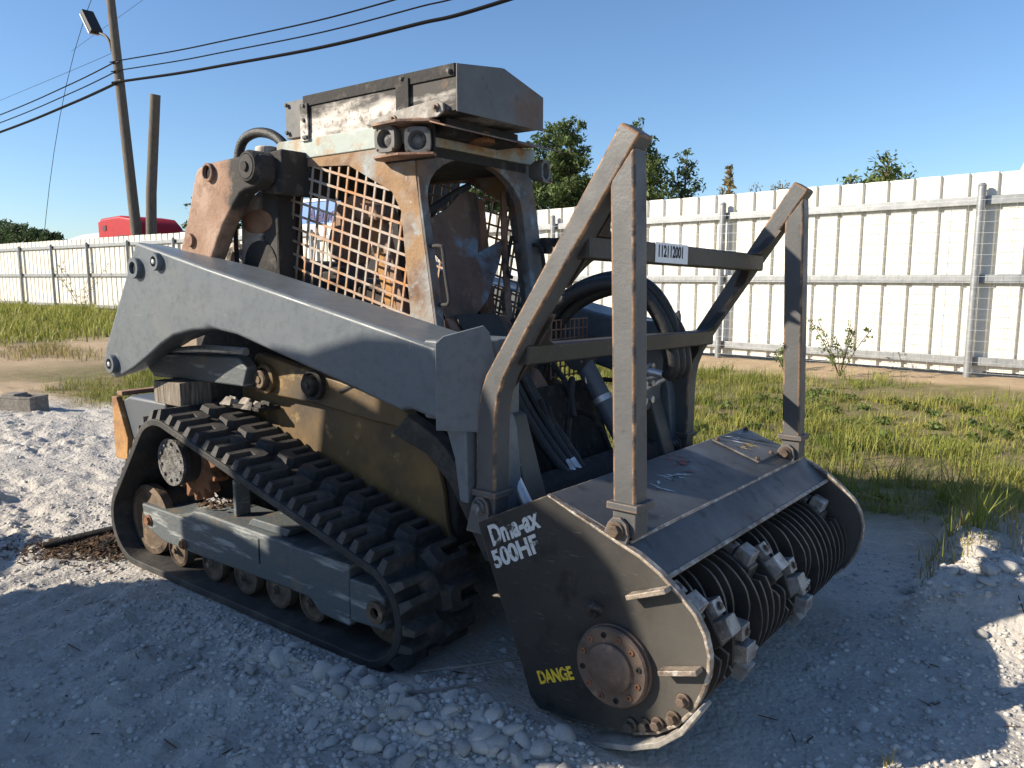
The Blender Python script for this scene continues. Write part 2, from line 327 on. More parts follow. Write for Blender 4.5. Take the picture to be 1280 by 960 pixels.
def axis_pts(lo, hi, step, far_lo, far_hi):
    mid = list(np.arange(lo, hi, step)); out = []; p = hi; s = step
    while p < far_hi: out.append(p); s *= 1.055; p += s
    out.append(far_hi); low = []; p = lo-step; s = step
    while p > far_lo: low.append(p); s *= 1.055; p -= s
    low.append(far_lo); return np.array(low[::-1]+mid+out)
xs = axis_pts(-6.5, 3.6, .0165, -900, 500); ys = axis_pts(-2.2, 3.0, .0165, -300, 900)
GX, GY = np.meshgrid(xs, ys, indexing='ij'); GZ = ground_z(GX, GY)
nx, ny = len(xs), len(ys)
me = bpy.data.meshes.new('ground')
me.vertices.add(nx*ny); me.vertices.foreach_set('co', np.stack([GX, GY, GZ], -1).reshape(-1).astype(np.float32))
ii = np.arange(nx*ny).reshape(nx, ny)
q = np.stack([ii[:-1,:-1], ii[1:,:-1], ii[1:,1:], ii[:-1,1:]], -1).reshape(-1, 4)
me.loops.add(q.size); me.loops.foreach_set('vertex_index', q.reshape(-1).astype(np.int32))
me.polygons.add(len(q)); me.polygons.foreach_set('loop_start', np.arange(0, q.size, 4, dtype=np.int32)); me.update(calc_edges=True)
me.shade_smooth()
def grass_mask(x, y):
    right = smooth(1.15, 2.3, y - .35*smooth(1.9, 2.5, x) + .9*fbm(x, y, .9, 3, 2)) * (1-smooth(8.6, 9.4, y+.8*fbm(x, y, .8, 2, 6))) * smooth(-13, -9, x) * smooth(-1.2, -.2, y - .25*x - .5)
    left = smooth(-14.5, -17, x + 1.5*fbm(x, y, .3, 2, 1)) * smooth(2.0, 4.5, y+.0*x+1.5*fbm(x, y, .4, 2, 3)) * (1-smooth(10.4, 11, y))
    return np.clip(right + left, 0, 1)
def tan_mask(x, y):
    t = smooth(-5.5, -9.5, x + 2.2*fbm(x, y, .4, 3, 4)) + smooth(7.6, 8.8, y)*smooth(-14, -8, x) + .8*gauss(x, y, 2.7, 2.4, .8, .7)
    return np.clip(t, 0, 1)
for nm, fn in (('grass_soil', grass_mask), ('tan_sand', tan_mask)):
    at = me.attributes.new(nm, 'FLOAT', 'POINT'); at.data.foreach_set('value', fn(GX, GY).reshape(-1).astype(np.float32))
def ground_material():
    m = bpy.data.materials.new('ground'); m.use_nodes = True; nt = m.node_tree; N = nt.nodes; L = nt.links; b = N['Principled BSDF']
    tc = N.new('ShaderNodeTexCoord')
    def noise(sc, det=6, w=0):
        n = N.new('ShaderNodeTexNoise'); n.noise_dimensions = '4D'; n.inputs['W'].default_value = w; n.inputs['Scale'].default_value = sc
        n.inputs['Detail'].default_value = det; n.inputs['Roughness'].default_value = .65; L.new(tc.outputs['Object'], n.inputs['Vector']); return n.outputs[0]
    def rng(s, a, c):
        r = N.new('ShaderNodeMapRange'); r.inputs[1].default_value = a; r.inputs[2].default_value = c; L.new(s, r.inputs[0]); return r.outputs[0]
    def mul(a, c):
        r = N.new('ShaderNodeMath'); r.operation = 'MULTIPLY'; L.new(a, r.inputs[0]); L.new(c, r.inputs[1]); return r.outputs[0]
    def mix(f, a, c):
        r = N.new('ShaderNodeMix'); r.data_type = 'RGBA'; L.new(f, r.inputs[0])
        for k, v in ((6, a), (7, c)):
            if isinstance(v, tuple): r.inputs[k].default_value = (*v, 1)
            else: L.new(v, r.inputs[k])
        return r.outputs[2]
    def attr(n):
        a = N.new('ShaderNodeAttribute'); a.attribute_name = n; return a.outputs['Fac']
    c = mix(rng(noise(1.6), .35, .65), (.405,.375,.335), (.50,.47,.425))
    c = mix(rng(noise(9, 6, 2), .5, .72), c, (.36,.335,.30))
    c = mix(rng(noise(38, 5, 5), .55, .75), c, (.62,.60,.57))
    c = mix(rng(noise(3.1, 6, 8), .60, .70), c, (.30,.265,.215))
    tn = mix(rng(noise(2.2, 6, 3), .35, .65), (.44,.33,.21), (.34,.25,.16)); tn = mix(rng(noise(14, 5, 4), .55, .7), tn, (.5,.42,.32))
    c = mix(rng(attr('tan_sand'), .15, .85), c, tn)
    so = mix(rng(noise(3, 6, 6), .35, .65), (.15,.12,.06), (.25,.195,.115)); so = mix(rng(noise(8, 5, 7), .45, .65), so, (.14,.15,.045))
    c = mix(rng(attr('grass_soil'), .1, .8), c, so)
    L.new(c, b.inputs['Base Color']); b.inputs['Roughness'].default_value = .95; b.inputs['Specular IOR Level'].default_value = .2
    vo = N.new('ShaderNodeTexVoronoi'); vo.inputs['Scale'].default_value = 42; L.new(tc.outputs['Object'], vo.inputs['Vector'])
    b1 = N.new('ShaderNodeBump'); b1.inputs['Strength'].default_value = .55; b1.inputs['Distance'].default_value = .012; b1.invert = True; L.new(vo.outputs['Distance'], b1.inputs['Height'])
    b2 = N.new('ShaderNodeBump'); b2.inputs['Strength'].default_value = .7; b2.inputs['Distance'].default_value = .02; L.new(noise(55, 8, 9), b2.inputs['Height'])
    L.new(b1.outputs[0], b2.inputs['Normal']); L.new(b2.outputs[0], b.inputs['Normal'])
    return m
me.materials.append(ground_material())
ground = link(bpy.data.objects.new('ground', me)); tag(ground, kind='structure')

# ------------------------------------------------------------------ fence along the far side of the yard
FLINE = [(9.5, 9.75), (1.5, 10.28), (-7.2, 11.45), (-20, 11.35), (-64, 11.2)]
def fence_pt(s):
    for (x0, y0), (x1, y1) in zip(FLINE, FLINE[1:]):
        l = math.hypot(x1-x0, y1-y0)
        if s <= l: return x0+(x1-x0)*s/l, y0+(y1-y0)*s/l
        s -= l
    return FLINE[-1]
FLEN = sum(math.hypot(b[0]-a[0], b[1]-a[1]) for a, b in zip(FLINE, FLINE[1:]))
fence = empty('metal_fence', (1.5, 10.28, 0))
tag(fence, 'long white ribbed sheet metal fence with galvanised posts and three rails', 'fence')
FO = (1.5, 10.28, 0)
RIB = .375; s = 0.0; TOP = 3.0
while s < FLEN-1.2:                                                     # one sheet = three ribs wide
    mb = MB(); n = 3
    (xa, ya), (xb, yb) = fence_pt(s), fence_pt(s+RIB*n)
    lo = gz(xa, ya)+.06; dx, dy = (xb-xa)/(RIB*n), (yb-ya)/(RIB*n); px, py = dy, -dx     # p points away from the yard
    if py < 0: px, py = -px, -py
    top = TOP + random.uniform(-.012, .012)
    prof = []
    for k in range(n):
        o = k*RIB
        prof += [(o, 0), (o+.10, 0), (o+.11, -.004), (o+.12, 0), (o+.19, 0), (o+.20, -.004), (o+.21, 0), (o+.288, 0), (o+.298, .048), (o+.362, .048)]
    prof.append((RIB*n+.004, 0))
    prof = [(a, d) for a, d in prof]
    v = []
    for a, d in prof:
        x = xa+dx*a+px*d; y = ya+dy*a+py*d
        v += [(x, y, lo), (x, y, top)]
    mb.add(v, [(2*i, 2*i+2, 2*i+3, 2*i+1) for i in range(len(prof)-1)])
    o = mb.build('panel', 'fence_white', fence, off=FO, smooth=0)
    so = o.modifiers.new('sheet', 'SOLIDIFY'); so.thickness = .002
    s += RIB*n
def along(s0, s1, z, mk):                                               # rails as runs between posts
    (xa, ya), (xb, yb) = fence_pt(s0), fence_pt(s1); mk((xa, ya-.05, z), (xb, yb-.05, z))
posts = []; s = 8.05-4.1*2
while s < FLEN:
    if s > 0: posts.append(s)
    s += 4.1 if s < 26 else 3.1
for i, s in enumerate(posts):
    x, y = fence_pt(s); mb = MB(); mb.cyl((x, y-.13, gz(x, y)-.1), (x, y-.13, 2.80), .056, n=16)
    mb.cyl((x, y-.13, 2.80), (x, y-.13, 2.84), .062, .035, n=16)
    mb.build('post', 'galvanised', fence, off=FO)
    if i+1 < len(posts):
        for z in (.28, 1.48, 2.60):
            def mk(a, b):
                m = MB(); zz = z + (.12 if a[0] < -14 else 0)
                A = Vector((a[0], a[1], zz)); B = Vector((b[0], b[1], zz))
                m.bar(A, B, .05, .125); m.build('rail', 'galvanised', fence, off=FO, bevel=.008)
            along(s, posts[i+1], z, mk)
mb = MB()
for k in range(17):
    z = .12+.155*k
    for (xa, ya), (xb, yb) in zip(FLINE[:3], FLINE[1:3]): mb.bar((xa, ya-.185, z), (xb, yb-.185, z), .004, .004)
for k in range(90):
    s = k*.2; x, y = fence_pt(s); mb.bar((x, y-.187, .1), (x, y-.187, 2.6), .0025, .0025, (0,1,0))
tag(mb.build('wire_mesh', 'fence_wire', fence, off=FO, smooth=0), kind='stuff')

# ------------------------------------------------------------------ poles and wires
def wood_pole(pts, r0, r1, label, group=None):
    t = empty('utility_pole', pts[0]); tag(t, label, 'pole')
    mb = MB(); mb.tube(pts, lambda u: r0+(r1-r0)*u, n=18, sub=1); mb.build('pole_shaft', 'pole_wood', t, off=pts[0]); return t
P0 = (-29.55, 14, 0); P1 = (-30.75, 14, 13.4)
def on_pole(z): k = z/13.4; return Vector((P0[0]+(P1[0]-P0[0])*k, 14, z))
pole = wood_pole([P0, tuple(on_pole(4)), tuple(on_pole(9)), P1], .24, .17, 'tall leaning wooden utility pole carrying a street lamp and wires behind the fence')
mb = MB()
a = on_pole(11.2); mb.tube([a+Vector((-.15,-.1,-.35)), a+Vector((-.22,-.12,0)), a+Vector((-.45,-.15,.28)), a+Vector((-.95,-.2,.5))], .055, n=10)
mb.build('lamp_arm', 'lamp_black', pole, off=P0)
mb = MB(); c = a+Vector((-1.42,-.25,1.05)); mb.bar(c+Vector((.35,.03,-.52)), c+Vector((-.28,-.03,.42)), .50, .2, (.8,0,.5))
mb.build('lamp_head', 'lamp_black', pole, off=P0, bevel=.03)
mb = MB(); mb.bar(c+Vector((.20,-.02,-.58)), c+Vector((-.40,-.06,.30)), .42, .05, (.8,0,.5)); mb.build('lamp_lens', 'tag_white', pole, off=P0)
for z in (10.35, 10.0, 9.62):
    mb = MB(); p = on_pole(z); mb.cyl(p+Vector((.12,-.1,0)), p+Vector((.36,-.12,-.02)), .05, .03, n=10); mb.build('insulator', 'lamp_black', pole, off=P0)
wood_pole([(-29.6,14.3,0), (-29.0,14.3,5), (-28.2,14.3,8.85)], .22, .2, 'short cut off wooden pole leaning right beside the tall pole')
def wire(pts, r, label):
    mb = MB(); mb.tube(pts, r, n=6, sub=10); o = mb.build('overhead_wire', 'cable_black', None); tag(o, label, 'wire', 'overhead wires on the pole')
for z0, zl, zr, r, nm in ((9.55, 8.75, 8.35, .055, 'thick black overhead cable, lowest of the wires on the tall pole'), (10.0, 9.35, 9.3, .024, 'thin overhead wire just above the thick black cable'), (10.38, 10.05, 10.05, .026, 'thin overhead wire fastened highest below the street lamp')):
    p = on_pole(z0)
    dz = z0-9.52; wire([(-62, 14, 8.5+dz), (-43, 14, 8.93+dz), (-35, 14, 9.28+dz), (p.x-.15, 13.8, z0-.07), (p.x+.1, 13.78, z0-.02), (-26, 14, 9.24+dz), (-22.9, 14, 9.05+dz), (-17.6, 14, 8.75+dz), (-13.3, 14, 8.66+dz), (-9.8, 14, 8.66+dz), (4, 14, 9.3+dz)], r, nm)
wire([(-34.0, 11.5, 0.3), (-33.0, 14, 12.7), (-31.5, 22, 30)], .012, 'faint steep guy wire crossing the sky left of the lamp')
wire([(-62, 20, 13.6), (-40, 18, 13.0), (-31.0, 14.05, 11.0)], .010, 'faint wire reaching the tall pole below the street lamp')
wire([(-70, 30, 21.0), (-46, 30, 24.5), (-40, 30, 27)], .012, 'faint high wire crossing the top corner of the sky')

# ------------------------------------------------------------------ things behind the fence
t = empty('semi_truck', (-34.5, 16.6, 0)); TO = (-34.5, 16.6, 0)
tag(t, 'red semi truck with a tall sleeper roof, only its top showing above the fence', 'truck')
MB().prism([(-36.3,.7),(-36.3,4.35),(-34.4,4.42),(-33.3,4.28),(-32.75,3.9),(-32.25,3.2),(-31.9,2.2),(-30.2,1.95),(-29.9,1.4),(-29.9,.7)], 15.5, 17.8).build('cab_body', 'truck_red', t, bevel=.14, off=TO, seg=4)
MB().prism([(-32.72,3.1),(-32.22,2.95),(-31.9,2.25),(-32.7,2.25)], 15.49, 15.53).build('side_window', 'truck_glass', t, off=TO)
MB().box(-35.9, -35.6, 15.47, 15.51, 3.75, 4.0).build('vent', 'lamp_black', t, off=TO)
MB().box(-34.6, -33.6, 15.44, 15.5, 3.40, 3.47).build('grab_rail', 'lamp_black', t, off=TO)
MB().prism([(-36.35,.7),(-36.35,4.2),(-36.6,4.2),(-36.6,.7)], 15.6, 17.7).build('rear_panel', 'truck_red', t, off=TO)
for x in (-35.5, -30.8):
    for y in (15.6, 17.4):
        MB().lathe((x, y, .5), (0,1,0), [(.2,0),(.45,0),(.5,.05),(.5,.25),(.45,.3),(.2,.3)]).build('wheel', 'rubber', t, off=TO)
t = empty('box_trailer', (-41.5, 19, 0)); TO = (-41.5, 19, 0)
tag(t, 'pale blue trailer roof showing over the fence beside the red truck', 'trailer')
MB().prism([(-47,.9),(-47,3.6),(-44,3.95),(-40,4.05),(-37,4.02),(-36.8,.9)], 18, 20.4).build('trailer_body', 'trailer_blue', t, bevel=.15, off=TO)
for x in (-45, -44): MB().lathe((x, 18.05, .5), (0,1,0), [(.2,0),(.5,.02),(.5,.28),(.2,.3)]).build('wheel', 'rubber', t, off=TO)
t = empty('billboard', (-17.9, 14, 0)); TO = (-17.9, 14, 0)
tag(t, 'blue board with dark script lettering above the fence behind the cab', 'sign')
MB().box(-18.85, -16.0, 14, 14.08, 2.9, 4.05).build('board', 'sign_blue', t, off=TO)
MB().ring([(-18.9,2.85),(-15.95,2.85),(-15.95,4.1),(-18.9,4.1)], [(-18.8,2.95),(-16.05,2.95),(-16.05,4.0),(-18.8,4.0)], 13.97, 14.1).build('frame', 'tag_white', t, off=TO)
text('lettering', 'Alanders', .62, 'letter_navy', (-18.5,13.98,3.35), (1,0,0), (0,0,1), t, TO, shear=.35)
for x in (-18.4, -16.5): MB().cyl((x,14.2,0), (x,14.2,4.0), .06).build('post', 'galvanised', t, off=TO)
t = empty('crane_truck', (3.6, 17, 0)); TO = (3.6, 17, 0)
tag(t, 'white lattice boom edge rising over the right end of the fence', 'boom')
mb = MB(); mb.bar((1.25,16,3.0), (2.0,16,4.9), .07, .07); mb.bar((1.6,16.1,3.0), (2.3,16.1,4.9), .07, .07); mb.build('boom', 'tag_white', t, off=TO)
MB().box(.9, 4.5, 15.6, 17.6, .6, 2.7).build('deck', 'tag_white', t, off=TO, bevel=.05)
for x in (1.6, 3.8): MB().lathe((x, 15.6, .5), (0,1,0), [(.2,0),(.5,.02),(.5,.28),(.2,.3)]).build('wheel', 'rubber', t, off=TO)
t = empty('antenna_pole', (-9.05, 13.2, 0)); tag(t, 'slim pale metal pole slanting up behind the fence by the pine trees', 'pole')
MB().tube([(-9.4,13.2,0), (-9.15,13.2,3.0), (-8.82,13.2,4.45)], .05, n=10, sub=1).build('pole_shaft', 'galvanised', t, off=(-9.05,13.2,0))

# ------------------------------------------------------------------ trees
def leaf_cloud(clusters, n, size, rng, flat=.6):
    """leaf-sized faces scattered through ellipsoid clumps: [(centre, radii)]"""
    w = np.array([r[0]*r[1]*r[2] for _, r in clusters])**.75; w /= w.sum(); cnt = rng.multinomial(n, w)
    V = []; 
    for (c, r), k in zip(clusters, cnt):
        if k == 0: continue
        d = rng.normal(size=(k,3)); d /= np.linalg.norm(d, axis=1)[:,None]
        rad = rng.random(k)**.45; p = np.array(c)+d*rad[:,None]*np.array(r)
        a = rng.normal(size=(k,3)); a /= np.linalg.norm(a, axis=1)[:,None]
        b = np.cross(a, rng.normal(size=(k,3))); b /= np.linalg.norm(b, axis=1)[:,None]
        s = size*(.6+.8*rng.random(k))[:,None]
        V.append(np.stack([p-a*s, p+b*s*flat*.6, p+a*s, p-b*s*flat*.6], 1))
    V = np.concatenate(V).reshape(-1,3); q = np.arange(len(V)).reshape(-1,4)
    return V, q
def np_mesh(name, V, Q, m):
    me = bpy.data.meshes.new(name); k = Q.shape[1]
    me.vertices.add(len(V)); me.vertices.foreach_set('co', V.reshape(-1).astype(np.float32))
    me.loops.add(Q.size); me.loops.foreach_set('vertex_index', Q.reshape(-1).astype(np.int32))
    me.polygons.add(len(Q)); me.polygons.foreach_set('loop_start', np.arange(0, Q.size, k, dtype=np.int32)); me.update(calc_edges=True)
    me.materials.append(MATS[m]); return me
def tree(name, label, x, y, h, cr, leafm, n, size, seed, base=.35, style='pine', group='trees beyond the fence'):
    rng = np.random.default_rng(seed); t = empty(name, (x, y, 0)); tag(t, label, 'tree', group)
    mb = MB(); lean = rng.normal(0, .02*h, 2); top = (lean[0], lean[1], h*.97)
    mb.tube([(0,0,-.2), (lean[0]*.3, lean[1]*.3, h*.4), (lean[0]*.7, lean[1]*.7, h*.7), top], lambda u: .02*h*(1-u)+.02, n=10, sub=3)
    cl = []; k = int(13 if style == 'pine' else 22)
    for i in range(k):
        f = base+(1-base)*((i+.5)/k)**.9; zz = f*h; a = rng.random()*6.283
        env = cr*(math.sin(math.pi*min(1, .18+.82*(f-base)/(1-base)))**.7+.12) if style != 'column' else cr*(1.1-(f-base)/(1-base))
        for j in range(3 if style != 'column' else 2):
            aa = a+2.1*j+rng.normal(0,.4); L = env*(.45+.6*rng.random())
            st = Vector((lean[0]*f, lean[1]*f, zz-.12*L)); en = Vector((st.x+math.cos(aa)*L, st.y+math.sin(aa)*L, zz+.22*L+rng.normal(0,.15)))
            mb.tube([st, (st+en)/2+Vector((0,0,-.05*L)), en], lambda u: .022*(1-u)*h*.12+.012, n=5, sub=2)
            cl.append((en, (.34*env+.14, .34*env+.14, .22*env+.12)))
            cl.append(((st+en)/2, (.25*env+.1, .25*env+.1, .15*env+.08)))
    mb.build('trunk', 'bark', t)
    V, Q = leaf_cloud(cl, n, size, rng)
    link(bpy.data.objects.new('crown', np_mesh('crown', V, Q, leafm)), t)
    return t
tree('pine_tree', 'tall full pine rising right beside the burnt cab roof', -22.9, 35, 10.4, 2.1, 'pine_leaf', 9000, .16, 1, base=.22)
tree('pine_tree', 'tall pine with a rounded top just left of the guard tip', -20.9, 34, 10.0, 1.3, 'pine_leaf', 6000, .15, 2, base=.3)
tree('pine_tree', 'shorter bushy pine filling the gap below the two tall pines', -24.3, 31, 7.6, 1.6, 'pine_leaf', 5000, .15, 3, base=.2)
tree('pine_tree', 'pine with open crown and bare trunk just right of the guard tip', -17.4, 35, 9.6, 1.3, 'pine_leaf', 3200, .15, 4, base=.5)
tree('pine_tree', 'pine with layered branches between the bare trunk pine and the dark sapling', -16.1, 34, 7.8, 1.35, 'oak_leaf', 3200, .15, 5, base=.35)
tree('sapling_tree', 'thin dark sapling with sparse leaves above the fence', -14.75, 35, 8.0, .85, 'dark_leaf', 1700, .13, 6, base=.35)
tree('cypress_tree', 'small pale yellowish conical treetop poking above the fence', -12.15, 35, 7.05, .5, 'dry_leaf', 1100, .12, 7, base=.5, style='column')
tree('oak_tree', 'small green treetop over the fence near its right end', -1.05, 17, 4.2, .55, 'oak_leaf', 1700, .07, 8, base=.55, style='oak')
tree('oak_tree', 'tiny green treetop just left of the treetop near the fence end', -1.95, 17, 3.8, .32, 'oak_leaf', 700, .06, 9, base=.62, style='oak')
tree('pine_tree', 'dark evergreen seen between the rusty link and the scorched column', -39.5, 25, 7.9, 2.3, 'dark_leaf', 6500, .17, 10, base=.25)
tree('pine_tree', 'dark evergreen seen through the cab grille above the blue board', -27.5, 24, 7.2, 2.4, 'dark_leaf', 6000, .17, 12, base=.25)
for i, (x, y, h, c, lb) in enumerate([(-172,60,12.6,4.5,'round dark treetop at the left end of the skyline'), (-164,60,11.6,4.0,'dark treetop second from the left end of the skyline'), (-156,60,10.3,3.6,'low dark treetop third from the left end of the skyline'), (-149.5,60,9.5,2.8,'small dark treetop nearest the trailer on the left skyline')]):
    tree('oak_tree', lb, x, y, h, c, 'dark_leaf', 4200, .42, 30+i, base=.3, style='oak')
rng = np.random.default_rng(77)
def dry_weed(label, x, y, h, k, seed, m='dry_leaf'):
    rng = np.random.default_rng(seed); t = empty('dry_weed', (x, y, 0)); tag(t, label, 'weed', 'dry weeds above the fence'); mb = MB(); cl = []
    for i in range(k):
        a = rng.random()*6.28; L = rng.random()*.5*h*.25; p = (rng.normal(0, .05*h), rng.normal(0, .05*h), 0)
        e = (p[0]+math.cos(a)*L, p[1]+math.sin(a)*L, h*(.8+.2*rng.random()))
        mb.tube([p, ((p[0]+e[0])/2, (p[1]+e[1])/2, h*.5), e], .012, n=4, sub=3); cl.append((e, (.16,.16,.12)))
    mb.build('stem', 'bark', t); V, Q = leaf_cloud(cl, 30*k, .035, rng); link(bpy.data.objects.new('leaves', np_mesh('leaves', V, Q, m)), t)
for i, x in enumerate((-4.3, -3.7, -3.1)): dry_weed(('thin dry weed heads left of the guard tip above the fence', 'dry weed heads over the fence behind the far guard tip', 'dry weed stalk over the fence right of the far guard tip')[i], x, 15, 3.55+.2*(i == 2), 9, 60+i)

# ------------------------------------------------------------------ the burnt compact track loader
LD = empty('track_loader', (0, 0, 0))
tag(LD, 'burnt grey and yellow compact track loader with rusted cab cage', 'loader')
def part(mb, name, m, bevel=0, parent=LD, **k): return mb.build(name, m, parent, bevel, **k)
# --- tracks
WH = [((-1.03,.225), .225), ((-.72,.57), .245), ((.73,.215), .215)]      # rear idler, sprocket, front idler; clockwise from rear bottom
def belt_path(inset=0.0, step=.02):
    """closed outline round the three wheels: list of (x, z, nx, nz)"""
    C = [(Vector(c), r-inset) for c, r in WH]; out = []
    tang = []
    for i in range(3):
        (a, ra), (b, rb) = C[i], C[(i+1) % 3]; d = b-a; L = d.length; d = d/L
        nrm = Vector((-d.y, d.x)); sn = (ra-rb)/L; cs = math.sqrt(1-sn*sn)
        n = nrm*cs + d*sn; tang.append(n)
    for i in range(3):
        c, r = C[i]; n0 = tang[i-1]; n1 = tang[i]; a0 = math.atan2(n0.y, n0.x); a1 = math.atan2(n1.y, n1.x)
        while a1 > a0: a1 -= 2*math.pi
        k = max(3, int((a0-a1)*r/step))
        for j in range(k+1):
            a = a0+(a1-a0)*j/k; out.append((c.x+math.cos(a)*r, c.y+math.sin(a)*r, math.cos(a), math.sin(a)))
        c2, r2 = C[(i+1) % 3]; p = c+n1*r; q = c2+n1*r2; k = max(2, int((q-p).length/.05))
        for j in range(1, k): w = p+(q-p)*j/k; out.append((w.x, w.y, n1.x, n1.y))
    return out
TW = .43
def make_track(y0):
    P = belt_path(); mb = MB(); n = len(P); v = []
    for x, z, a, b in P:
        v += [(x,y0,z), (x,y0+TW,z), (x-a*.034,y0+TW,z-b*.034), (x-a*.034,y0,z-b*.034)]
    f = []
    for i in range(n):
        j = (i+1) % n
        for k in range(4): f.append((4*i+k, 4*j+k, 4*j+(k+1) % 4, 4*i+(k+1) % 4))
    mb.add(v, f); tr = part(mb, 'track_belt', 'rubber', .006)
    return tr
track = make_track(-.98)
P = belt_path(); Ls = [0]
for i in range(len(P)):
    a, b = P[i], P[(i+1) % len(P)]; Ls.append(Ls[-1]+math.hypot(b[0]-a[0], b[1]-a[1]))
def at_belt(s):
    s %= Ls[-1]
    for i in range(len(P)):
        if Ls[i+1] >= s:
            t = (s-Ls[i])/max(1e-9, Ls[i+1]-Ls[i]); a, b = P[i], P[(i+1) % len(P)]
            nx_, nz_ = a[2]+(b[2]-a[2])*t, a[3]+(b[3]-a[3])*t; l = math.hypot(nx_, nz_)
            return a[0]+(b[0]-a[0])*t, a[1]+(b[1]-a[1])*t, nx_/l, nz_/l
def lug_mesh(wide, flip):
    """U-shaped tread block, length along local x (travel), across y, height z, slanted flanks"""
    h = .042; L = .062; W = wide; g = .019
    fp = [(-L,0), (-g,0), (-g,W*.62), (g,W*.62), (g,0), (L,0), (L,W*.86), (L*.72,W), (-L*.72,W), (-L,W*.86)]
    if flip: fp = [(x, W-y) for x, y in fp][::-1]
    cx, cy = 0, W/2; top = []
    for i, (x, y) in enumerate(fp):
        sx = -.013*(1 if x > 0 else -1) if abs(x) > g+.001 else .004*(1 if x > 0 else -1)
        yy = y+(.024 if y < .001 else (-.016 if y > W*.8 else .003)); 
        if flip: yy = y+(.016 if y < W*.2 else (-.024 if y > W-.001 else -.003))
        top.append((x+sx, yy))
    mb = MB(); n = len(fp)
    mb.add([(x,y,-.012) for x, y in fp]+[(x,y,h) for x, y in top], [tuple(range(n)), tuple(range(2*n-1, n-1, -1))]+[(i,i+n,(i+1) % n+n,(i+1) % n) for i in range(n)])
    me = mb.mesh('lug', None, 20); me.materials.append(MATS['lug_rubber']); return me
LM = [lug_mesh(.205, False), lug_mesh(.205, True)]
NL = int(Ls[-1]/.158); pitch = Ls[-1]/NL
for c in range(2):
    for i in range(NL):
        x, z, a, b = at_belt((i+.5*c+.2)*pitch)
        o = bpy.data.objects.new('lug', LM[c]); link(o, track)
        tx, tz = b, -a
        o.matrix_local = Matrix(((tx,0,a,x),(0,1,0,-.98+.004+.218*c),(tz,0,b,z),(0,0,0,1)))
t2 = copy_tree(track, LD); t2.location = (0, 1.53, 0)
